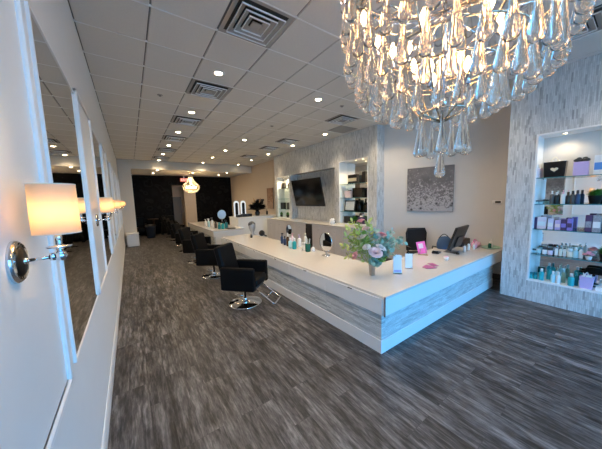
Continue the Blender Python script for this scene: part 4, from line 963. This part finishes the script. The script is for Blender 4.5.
SP = [(352, 222, 0, 'leaf_olive'), (348, 229, -.03, 'leaf_olive'), (346, 237, 0, 'leaf_olive'), (343, 246, .03, 'leaf_olive'), (351, 240, -.08, 'leaf_green'), (358, 224, .06, 'leaf_green'), (368, 222, .03, 'leaf_olive'), (360, 232, -.06, 'leaf_green'), (358, 246, -.12, 'leaf_olive'), (366, 240, -.10, 'leaf_green'), (376, 231, .03, 'leaf_sage'), (392, 232, .02, 'leaf_sage'), (399, 238, -.02, 'leaf_sage'), (404, 242, .05, 'leaf_sage'), (396, 247, -.06, 'leaf_sage'), (391, 253, -.08, 'leaf_sage'), (388, 240, -.04, 'leaf_sage'), (372, 262, -.13, 'leaf_sage'), (378, 264, -.10, 'leaf_sage'), (348, 256, -.06, 'leaf_olive'), (385, 258, .02, 'leaf_green'), (370, 228, .1, 'leaf_olive'), (354, 234, .1, 'leaf_green')]
for px, py, dp, mt in SP:
    spray(bp(px, py, dp), 0.085 if mt != 'leaf_sage' else 0.075, M[mt], 9, 0.55 if mt != 'leaf_sage' else 0.85).build('leaf_spray', M[mt], bq, recalc=False)

# ------------------------------------------------------------------ things on the reception counter
FACE = math.atan2(-0.45, -0.9)
def stand_card(px, py, h, w, label, band):
    p = at(px, py, Z=CT); t = thing('sign_holder', label, 'sign', (p.x, p.y, CT), math.radians(-45), 'acrylic card holders on the counter')
    tl_ = Rx(math.radians(-6))
    MB().box(-w/2, -0.03, 0, w/2, 0.04, 0.004).build('foot', M['acrylic'], t)
    MB().box(-w/2, -0.003, 0.004, w/2, 0.003, h, xf=tl_).build('acrylic_sleeve', M['acrylic'], t)
    c = MB().box(-w/2+0.004, -0.005, 0.008, w/2-0.004, -0.0035, h-0.004, xf=tl_).build('card', M['white_paper'], t)
    if band: MB().box(-w/2+0.012, -0.0065, 0.025, w/2-0.012, -0.0048, 0.05, xf=tl_).build('printed_band', M['lavender'], c)
stand_card(397.5, 273.5, 0.27, 0.12, 'white card with a lilac band in a clear holder beside the bouquet', True)
stand_card(408.8, 268.5, 0.23, 0.11, 'plain white card in a clear holder, second from the bouquet', False)
p = at(423, 255, Z=CT); t = thing('pink_card', 'bright pink card leaning on a small wooden easel', 'card', (p.x, p.y, CT+0.016), math.radians(-60))
tl_ = Rx(math.radians(-14)) @ Ry(-0.22); MB().box(-0.075, -0.004, 0.012, 0.075, 0.004, 0.235, xf=tl_).build('card', M['pink'], t); MB().box(-0.045, -0.0055, 0.11, 0.03, -0.004, 0.20, xf=tl_).build('printed_motif', M['pink_pale'], t)
m = MB(); m.tube([(-0.06, -0.012, -0.008), (-0.02, 0.06, 0.19)], 0.006, 6); m.tube([(0.06, -0.012, -0.008), (0.02, 0.06, 0.19)], 0.006, 6); m.tube([(0, 0.055, 0.17), (0, 0.11, -0.010)], 0.006, 6); m.box(-0.08, -0.025, -0.016, 0.08, 0.0, 0.004); m.build('easel', M['wood'], t)
for k, (px, py) in enumerate(((427, 266.5), (433, 264.8), (430, 268))):
    p = at(px, py, Z=CT); a = [0.2, 1.0, -0.5][k]
    tag(MB().box(-0.085, -0.045, 0, 0.085, 0.045, 0.003, xf=Rz(a)).build('leaflet', M['magenta'], loc=(p.x, p.y, CT+0.0032*k)), ['mauve leaflet at the left of the fanned leaflets on counter', 'mauve leaflet at the right of the fanned leaflets on counter', 'topmost mauve leaflet of the three fanned on counter'][k], 'leaflet', 'mauve leaflets fanned on the counter')
p = at(446, 260, Z=CT); t = thing('candle_cup', 'small white cup with pink top in front of the monitor', 'cup', (p.x, p.y, CT))
MB().lathe([(0.032, 0), (0.038, 0.055), (0.034, 0.055), (0.030, 0.045)], 18).build('cup', M['white_plastic'], t); MB().lathe([(0.033, 0.048), (0.033, 0.060), (0.0001, 0.066)], 16).build('candle', M['pink_soft'], t)
p = at(457.5, 254, Z=CT); t = thing('computer_mouse', 'black computer mouse on the counter by the monitor', 'mouse', (p.x, p.y, CT), 0.5)
MB().lathe([(0.05, 0), (0.055, 0.008), (0.045, 0.024), (0.02, 0.032), (0.0001, 0.033)], 16, sy=0.6).build('shell', M['black'], t); MB().box(-0.002, -0.008, 0.02, 0.02, 0.008, 0.032).build('wheel', M['dark_grey'], t)
p = at(440, 252.5, Z=CT); t = thing('phone_dock', 'low black phone dock left of the monitor', 'phone', (p.x-0.1, p.y+0.02, CT), 0.2)
MB().box(-0.08, -0.06, 0, 0.08, 0.06, 0.03, ch=0.006).build('base', M['black'], t); MB().box(-0.09, -0.05, 0.03, -0.04, 0.05, 0.055, ch=0.008).build('handset', M['black_gloss'], t)
# monitor, seen from behind
p = Vector((5.0, 2.10, CT)); t = thing('computer_monitor', 'black monitor turned away from the camera on the reception counter', 'monitor', (p.x, p.y, CT), math.radians(5)); tl_ = T(0, 0, 0.09) @ Rx(math.radians(18))
MB().box(-0.32, -0.02, 0.0, 0.32, 0.02, 0.44, xf=tl_, ch=0.008).build('casing', M['black'], t); MB().box(-0.305, 0.0195, 0.015, 0.305, 0.022, 0.425, xf=tl_).build('screen', M['black_gloss'], t)
MB().box(-0.14, -0.045, 0.05, 0.14, -0.02, 0.25, xf=tl_, ch=0.01).build('rear_bulge', M['black'], t)
m = MB(); m.tube([(0, 0.06, 0.01), (0, 0.03, 0.16)], 0.02, 10); m.build('neck', M['dark_grey'], t); MB().box(-0.12, -0.06, 0, 0.12, 0.14, 0.012, ch=0.004).build('foot', M['dark_grey'], t)
for k, (px, py, h, r) in enumerate(((459, 249, 0.15, 0.022), (463, 247.5, 0.17, 0.022), (468, 247, 0.13, 0.02))):
    p = at(px, py, Z=CT); bottle('sanitizer_bottle', 'white bottle in front of the monitor, %s of three' % ['left-hand', 'middle', 'right-hand'][k], (p.x-0.16, p.y-0.16, CT), h, r, M['white_plastic'], M['nickel'] if k != 1 else M['dark_grey'], 'pump', 'white bottles in front of the monitor', rz=k*0.7)
t = thing('pink_pouch', 'soft pink pouch lying on the counter right of the monitor', 'bag', (5.80, 2.03, CT), 0.15)
m = MB(); m.ball((0, 0, 0.061), 0.075, 16, sx=2.4, sy=1.0, sz=0.8); m.ball((0.14, -0.02, 0.05), 0.05, 12, sx=1.5, sz=0.9); m.ball((-0.15, -0.02, 0.056), 0.05, 12, sx=1.2, sz=1.1); m.build('body', M['pink_soft'], t)
MB().tube([(-0.12, 0, 0.115), (-0.06, 0.02, 0.15), (0.06, 0.02, 0.15), (0.12, 0, 0.115)], 0.008, 8).build('strap', M['pink'], t)
t = thing('receipt_printer', 'low black printer behind the pink pouch', 'printer', (5.78, 2.28, CT))
MB().box(-0.2, -0.09, 0, 0.2, 0.09, 0.15, ch=0.012).build('body', M['black'], t); MB().box(-0.15, -0.05, 0.15, 0.15, 0.05, 0.16).build('paper_slot', M['dark_grey'], t)
p = at(495, 246, Z=CT); t = thing('serving_tray', 'dark oval tray at the wall end of the counter', 'tray', (5.93, 1.80, CT)); 
m = MB(); m.lathe([(0.16, 0), (0.2, 0.003), (0.21, 0.02), (0.205, 0.02), (0.19, 0.006)], 28, sy=0.7); m.build('dish', M['leaf_sage'], t)
bottle('soap_bottle', 'dark green bottle standing in the tray', (5.86, 1.80, CT+0.006), 0.13, 0.028, M['green_dark'], M['white_plastic'], 'pump')
bottle('soap_bottle', 'white bottle standing in the tray', (5.99, 1.82, CT+0.006), 0.16, 0.03, M['white_plastic'], M['white_plastic'], 'pump')

# styling tools midway along the counter
def cbot(px, py, h, r, b, c, st, lab, cat='bottle', name='hair_product_bottle'):
    p = at(px, py, Z=CT); bottle(name, lab, (p.x, p.y, CT), h*1.1, r*1.22, M[b], M[c], st, 'bottles midway along the counter', rz=random.uniform(0, 3), cat=cat)
cbot(282.2, 243.5, 0.24, 0.030, 'navy', 'dark_grey', 'spray', 'navy spray bottle at the left of the counter bottle cluster')
cbot(285.0, 245.0, 0.20, 0.026, 'navy', 'black', 'cap', 'shorter navy bottle behind the left spray bottle')
cbot(288.0, 246.0, 0.28, 0.030, 'amber', 'white_plastic', 'spray', 'brown spray bottle with white trigger in the counter cluster')
cbot(290.5, 248.0, 0.21, 0.036, 'aqua', 'white_plastic', 'cap', 'pale aqua bottle with white cap in the counter cluster')
cbot(294.5, 249.0, 0.22, 0.038, 'teal', 'white_plastic', 'cap', 'bright teal bottle in the middle of the counter cluster')
cbot(292.5, 244.5, 0.25, 0.028, 'pink_pale', 'pink_soft', 'pump', 'pale pink pump bottle behind the teal bottle')
cbot(299.5, 247.0, 0.26, 0.036, 'white_plastic', 'lavender', 'pump', 'white pump bottle with lavender head in the counter cluster')
cbot(303.5, 250.0, 0.15, 0.034, 'white_plastic', 'white_plastic', 'jar', 'white lidded jar before the green barber jar', 'jar', 'cream_jar')
cbot(305.5, 244.0, 0.24, 0.032, 'cream', 'gold', 'cap', 'cream bottle with gold cap behind the white jar')
p = at(308.0, 251.5, Z=CT); t = thing('barber_jar', 'dark green barber jar holding combs on the counter', 'jar', (p.x, p.y, CT))
MB().lathe([(0.05, 0), (0.056, 0.01), (0.056, 0.17), (0.052, 0.17), (0.05, 0.02)], 24).build('body', M['green_dark'], t)
for k in range(4):
    a = k*1.7; tag(MB().box(-0.010, -0.002, 0, 0.010, 0.002, 0.25, xf=Rz(a) @ Ry(0.10*(k-1.5))).build('comb', M[['cream', 'leaf_olive', 'pink_pale', 'white_plastic'][k]], loc=(p.x+0.012*(k-1.5), p.y+0.008*((k % 2)-0.5), CT+0.022)), ['cream comb standing in the green barber jar', 'olive comb standing in the green barber jar', 'pale pink comb standing in the green barber jar', 'white comb standing in the green barber jar'][k], 'comb', 'combs in the barber jar')
cbot(313.0, 251.0, 0.10, 0.03, 'white_plastic', 'nickel', 'cap', 'small white squat bottle right of the green barber jar')
def oval_mirror(px, py, w, h, zc, label, rz, rim, X=None):
    p = at(px, py, Z=CT); t = thing('table_mirror', label, 'mirror', (p.x, p.y, CT), rz)
    MB().lathe([(0.085, 0), (0.085, 0.008), (0.02, 0.016), (0.011, 0.03), (0.011, zc-h+0.01)], 24).build('stand', M['chrome'], t)
    k = T(0, 0, zc) @ Rx(PI/2)
    MB().lathe([(1.0*w, -0.008), (1.0*w, 0.006), (0.95*w, 0.008)], 40, xf=k @ Matrix.Diagonal((1, h/w, 1, 1)), cap=False).build('rim', rim, t)
    MB().lathe([(0.0001, 0.004), (0.96*w, 0.004)], 40, xf=k @ Matrix.Diagonal((1, h/w, 1, 1)), cap=False).build('mirror_glass', M['mirror'], t, recalc=False)
    MB().lathe([(0.0001, -0.006), (0.96*w, -0.006)], 40, xf=k @ Matrix.Diagonal((1, h/w, 1, 1)), cap=False).build('mirror_back', M['dark_grey'], t, recalc=False)
    return p
p = oval_mirror(326, 255.5, 0.15, 0.185, 0.265, 'large oval table mirror on the counter left of the bouquet', math.radians(-80), M['nickel'])
oval_mirror(289.3, 241.5, 0.075, 0.15, 0.30, 'narrow oval mirror behind the counter bottles', math.radians(-45), M['dark_grey'])
# items at the far end of the counter
p = at(252.5, 235.0, Z=CT); t = thing('hourglass_vase', 'silver grey mannequin head on the far end of the counter', 'mannequin', (p.x, p.y, CT))
m = MB(); m.lathe([(0.10, 0), (0.085, 0.02), (0.055, 0.05), (0.05, 0.10), (0.075, 0.14), (0.105, 0.22), (0.11, 0.30), (0.08, 0.38), (0.0001, 0.41)], 22); m.build('head', M['skin_tone'], t); t.name = 'mannequin_head'
m = MB(); m.ball((0.0, 0.02, 0.33), 0.115, 16, sz=0.9); m.build('hair', M['dark_grey'], t)
p = at(252.5, 236.5, Z=CT); bottle('oil_bottle', 'tiny black bottle on the far end of the counter', (p.x-0.12, p.y-0.2, CT), 0.10, 0.03, M['black'], M['black'], 'cap')
p = at(262, 236, Z=CT); t = thing('hair_dryer', 'round black hair dryer on the far end of the counter', 'hair dryer', (p.x, p.y, CT))
MB().ball((0, 0, 0.09), 0.09, 16).build('barrel', M['black'], t); MB().tube([(0.0, -0.06, 0.06), (0.05, -0.2, 0.02)], 0.02, 8).build('handle', M['black'], t)

# second counter and divider
for k, (px, py, h, r, b, c, st) in enumerate(((206, 226, 0.30, 0.05, 'white_plastic', 'white_plastic', 'pump'), (209, 227, 0.36, 0.05, 'aqua', 'white_plastic', 'spray'), (212.5, 227.5, 0.42, 0.05, 'white_plastic', 'dark_grey', 'spray'), (216, 228, 0.26, 0.05, 'dark_grey', 'black', 'cap'), (219.5, 229, 0.26, 0.06, 'teal_dark', 'teal', 'cap'), (223, 229, 0.30, 0.06, 'teal', 'black', 'cap'), (226.5, 228.5, 0.34, 0.06, 'teal_dark', 'black', 'spray'))):
    p = at(px, py, Z=CT); nm = ['white pump bottle at the left end', 'pale aqua spray bottle', 'tall white spray bottle', 'short charcoal bottle', 'dark teal bottle with teal cap', 'bright teal bottle with black cap', 'dark teal spray bottle at the right end'][k]
    bottle('hair_product_bottle', nm+' of the farther counter', (p.x, p.y, CT), h, r, M[b], M[c], st, 'bottles on the farther counter')
p = at(222.5, 226, Z=CT); t = thing('table_mirror', 'round bluish mirror on a stand on the farther counter', 'mirror', (p.x, p.y, CT), 0.2)
MB().lathe([(0.12, 0), (0.12, 0.01), (0.02, 0.03), (0.015, 0.34)], 18).build('stand', M['chrome'], t); MB().lathe([(0.0001, -0.015), (0.19, -0.01), (0.2, 0.0), (0.19, 0.012), (0.0001, 0.014)], 26, xf=T(0, 0, 0.50) @ Rx(PI/2)).build('mirror_disc', M['sky_reflection'], t)
p = at(234, 229.5, Z=CT); carton('black_tray', 'flat black tray on the near end of the farther counter', (min(p.x, 3.4), max(p.y, 9.3), CT), 0.3, 0.35, 0.04, M['black'], cat='tray', name='tool_tray') if False else carton('tool_tray', 'flat black tray on the near end of the farther counter', (min(p.x, 3.4), max(p.y, 9.35), CT), 0.25, 0.3, 0.04, M['black'], cat='tray')
LT = 1.06
for k, px in enumerate((234.2, 241.0)):
    Y = 10.45; p = at(px, 210, Y=Y); t = thing('lighted_mirror', 'white arched lit mirror, %s of the pair on the divider' % ['left-hand', 'right-hand'][k], 'mirror', (3.84+0.31*k, Y, LT), 0, 'lit arched mirrors on the divider')
    def arch(w, h):
        pts = [(-w, 0), (w, 0), (w, h-w)]+[(w*math.cos(a*PI/12), h-w+w*math.sin(a*PI/12)) for a in range(1, 12)]+[(-w, h-w)]; return pts
    MB().prism(arch(0.115, 0.70), -0.02, 0.02, 0, 'Y').build('glowing_border', M['led'], t); MB().prism([(a, b+0.09) for a, b in arch(0.065, 0.53)], -0.026, -0.019, 0, 'Y').build('mirror_glass', M['black_gloss'], t)
    MB().box(-0.12, -0.08, 0, 0.12, 0.08, 0.02).build('foot', M['white_plastic'], t)
p = at(253, 216, Y=10.3); p.x = 4.76; t = thing('plume_arrangement', 'bushy black plume arrangement on the white divider', 'decoration', (p.x, 10.3, LT))
MB().lathe([(0.09, 0), (0.12, 0.14), (0.07, 0.22), (0.08, 0.26)], 18).build('vase', M['black_gloss'], t)
m = MB(); r2 = random.Random(5)
for k in range(420):
    a = r2.uniform(0, 6.28); el = r2.uniform(0.1, 1.5); L = r2.uniform(0.25, 0.5); tip = Vector((math.sin(el)*math.cos(a)*L, math.sin(el)*math.sin(a)*L, 0.24+math.cos(el)*L*1.0)); b = Vector((0, 0, 0.22)); w = Vector((-math.sin(a), math.cos(a), 0.3))*0.045; md = b.lerp(tip, 0.6)+Vector((0, 0, 0.05))
    m.add([b, md+w, tip, md-w], [(0, 1, 2, 3)])
o = m.build('plumes', M['leather'], t, recalc=False); o['kind'] = 'stuff'
for s in (-0.12, 0.14): MB().tube([(s*0.3, 0, 0.4), (s, 0, 0.66), (s*1.3, 0, 0.82)], 0.02, 6, rads=[0.01, 0.03, 0.012]).build('dried_stem', M['wood'], t)
p = at(260.5, 201, X=XB); t = thing('tool_rack', 'black wall rack of hair tools on the beige wall', 'rack', (XB, p.y, p.z))
MB().box(-0.03, -0.42, 0, 0, 0.42, 0.10).build('rail', M['black'], t)
for k in range(5): MB().lathe([(0.03, -0.16), (0.045, -0.05), (0.04, 0.05)], 10, c=(-0.06, -0.34+0.17*k, 0.0)).build('hook', M['black'], t)
p = at(243, 216, Y=10.1)
for k, (dx, h) in enumerate(((3.80, 0.10), (4.04, 0.13), (4.27, 0.12))):
    carton('styling_case', 'low black case on the white divider, %s' % ['left of the lit mirrors', 'before the right lit mirror', 'between the mirrors and the plumes'][k], (dx, 10.12, LT), 0.2, 0.2, h, M['black'], None, 'black cases on the divider', cat='case')
p = at(266.5, 213, X=5.4); bottle('reed_bottle', 'small dark bottle at the right end of the divider', (5.4, min(10.6, max(9.95, p.y)), LT), 0.24, 0.05, M['black'], M['black'], 'pump')

# ------------------------------------------------------------------ office chairs behind the reception counter
def office_chair(px, py, label, fab, rz, Y, back_h=0.55, w=0.24):
    p = at(px, py, Y=Y); t = thing('office_chair', label, 'chair', (min(p.x, 5.80), Y, 0), rz)
    MB().box(-0.24, -0.24, 0.40, 0.24, 0.24, 0.47, ch=0.02).build('seat', fab, t)
    fr_ = MB(); o = [(-w, 0.5), (-w*1.02, 0.9), (-w*0.9, 0.48+back_h), (w*0.9, 0.48+back_h), (w*1.02, 0.9), (w, 0.5)]
    fr_.tube([(a, 0.25+0.06*(b-0.5), b) for a, b in o], 0.022, 8, close=True); fr_.build('back_frame', M['black'], t)
    MB().box(-w, 0.245, 0.50, w, 0.258, 0.46+back_h, xf=T(0, 0.25, 0.5) @ Rx(-0.06) @ T(0, -0.25, -0.5)).build('backrest', fab, t)
    MB().lathe([(0.03, 0.08), (0.03, 0.40)], 12).build('gas_lift', M['chrome'], t)
    for k in range(5):
        a = 2*PI*k/5; l = MB().tube([(0, 0, 0.10), (0.28*math.cos(a), 0.28*math.sin(a), 0.065)], 0.018, 8, rads=[0.024, 0.014]).build('base_arm', M['black'], t)
        MB().ball((0.28*math.cos(a), 0.28*math.sin(a), 0.03), 0.03, 10).build('caster', M['black'], l)
    for s in (-1, 1): MB().tube([(s*0.25, 0.05, 0.44), (s*0.29, 0.05, 0.62), (s*0.29, -0.18, 0.63)], 0.014, 8).build('armrest', M['black'], t)
    return t
office_chair(421, 240, 'black mesh office chair behind the pink card', M['mesh_black'], math.radians(-38), 2.95, 0.52, 0.22)
p = at(440.5, 248, Z=CT); t = thing('shoulder_bag', 'rounded blue fabric bag left of the monitor on the counter', 'bag', (p.x, min(p.y, 2.36), CT), math.radians(-50))
MB().lathe([(0.135, 0), (0.15, 0.03), (0.15, 0.10), (0.125, 0.19), (0.07, 0.245), (0.0001, 0.26)], 22, sy=0.6).build('body', M['blue_cloth'], t)
MB().tube([(-0.10+0.2*u/8, 0.05, 0.20+0.09*math.sin(PI*u/8)) for u in range(9)], 0.009, 8).build('strap', M['black'], t)

# ------------------------------------------------------------------ daylight and render look
w = bpy.data.worlds.new('world'); bpy.context.scene.world = w; w.use_nodes = True
nt = w.node_tree; bg = nt.nodes['Background']
tc = nt.nodes.new('ShaderNodeTexCoord'); s = nt.nodes.new('ShaderNodeSeparateXYZ'); nt.links.new(tc.outputs['Generated'], s.inputs[0])
rp = nt.nodes.new('ShaderNodeValToRGB'); mr = nt.nodes.new('ShaderNodeMapRange'); mr.inputs['From Min'].default_value = -1; mr.inputs['From Max'].default_value = 1
nt.links.new(s.outputs['Z'], mr.inputs['Value']); nt.links.new(mr.outputs[0], rp.inputs[0])
e = rp.color_ramp.elements; e[0].position = 0.45; e[0].color = (0.15, 0.54, 0.92, 1); e[1].position = 0.75; e[1].color = (0.07, 0.43, 1.0, 1)
nt.links.new(rp.outputs[0], bg.inputs[0]); bg.inputs[1].default_value = 7.6
sn = bpy.data.lights.new('sun', 'SUN'); sn.energy = 14; sn.color = (1, 0.93, 0.82); sn.angle = 0.009
so = bpy.data.objects.new('sun', sn); C.objects.link(so); so.rotation_euler = (math.radians(-38), 0, math.radians(12))
pl = bpy.data.lights.new('window_portal', 'AREA'); pl.shape = 'RECTANGLE'; pl.size = 5.7; pl.size_y = 3.15; pl.cycles.is_portal = True
po = bpy.data.objects.new('window_portal', pl); C.objects.link(po); po.location = (2.625, YF-0.01, 1.6); po.rotation_euler = (PI/2, 0, PI)
sc = bpy.context.scene
sc.view_settings.view_transform = 'Standard'; sc.view_settings.look = 'None'; sc.view_settings.gamma = 1.0; sc.view_settings.exposure = 0.12
sc.cycles.use_denoising = True; sc.cycles.max_bounces = 16; sc.cycles.transmission_bounces = 12; sc.cycles.transparent_max_bounces = 16; sc.cycles.glossy_bounces = 6; sc.cycles.diffuse_bounces = 5
sc.cycles.sample_clamp_indirect = 8.0
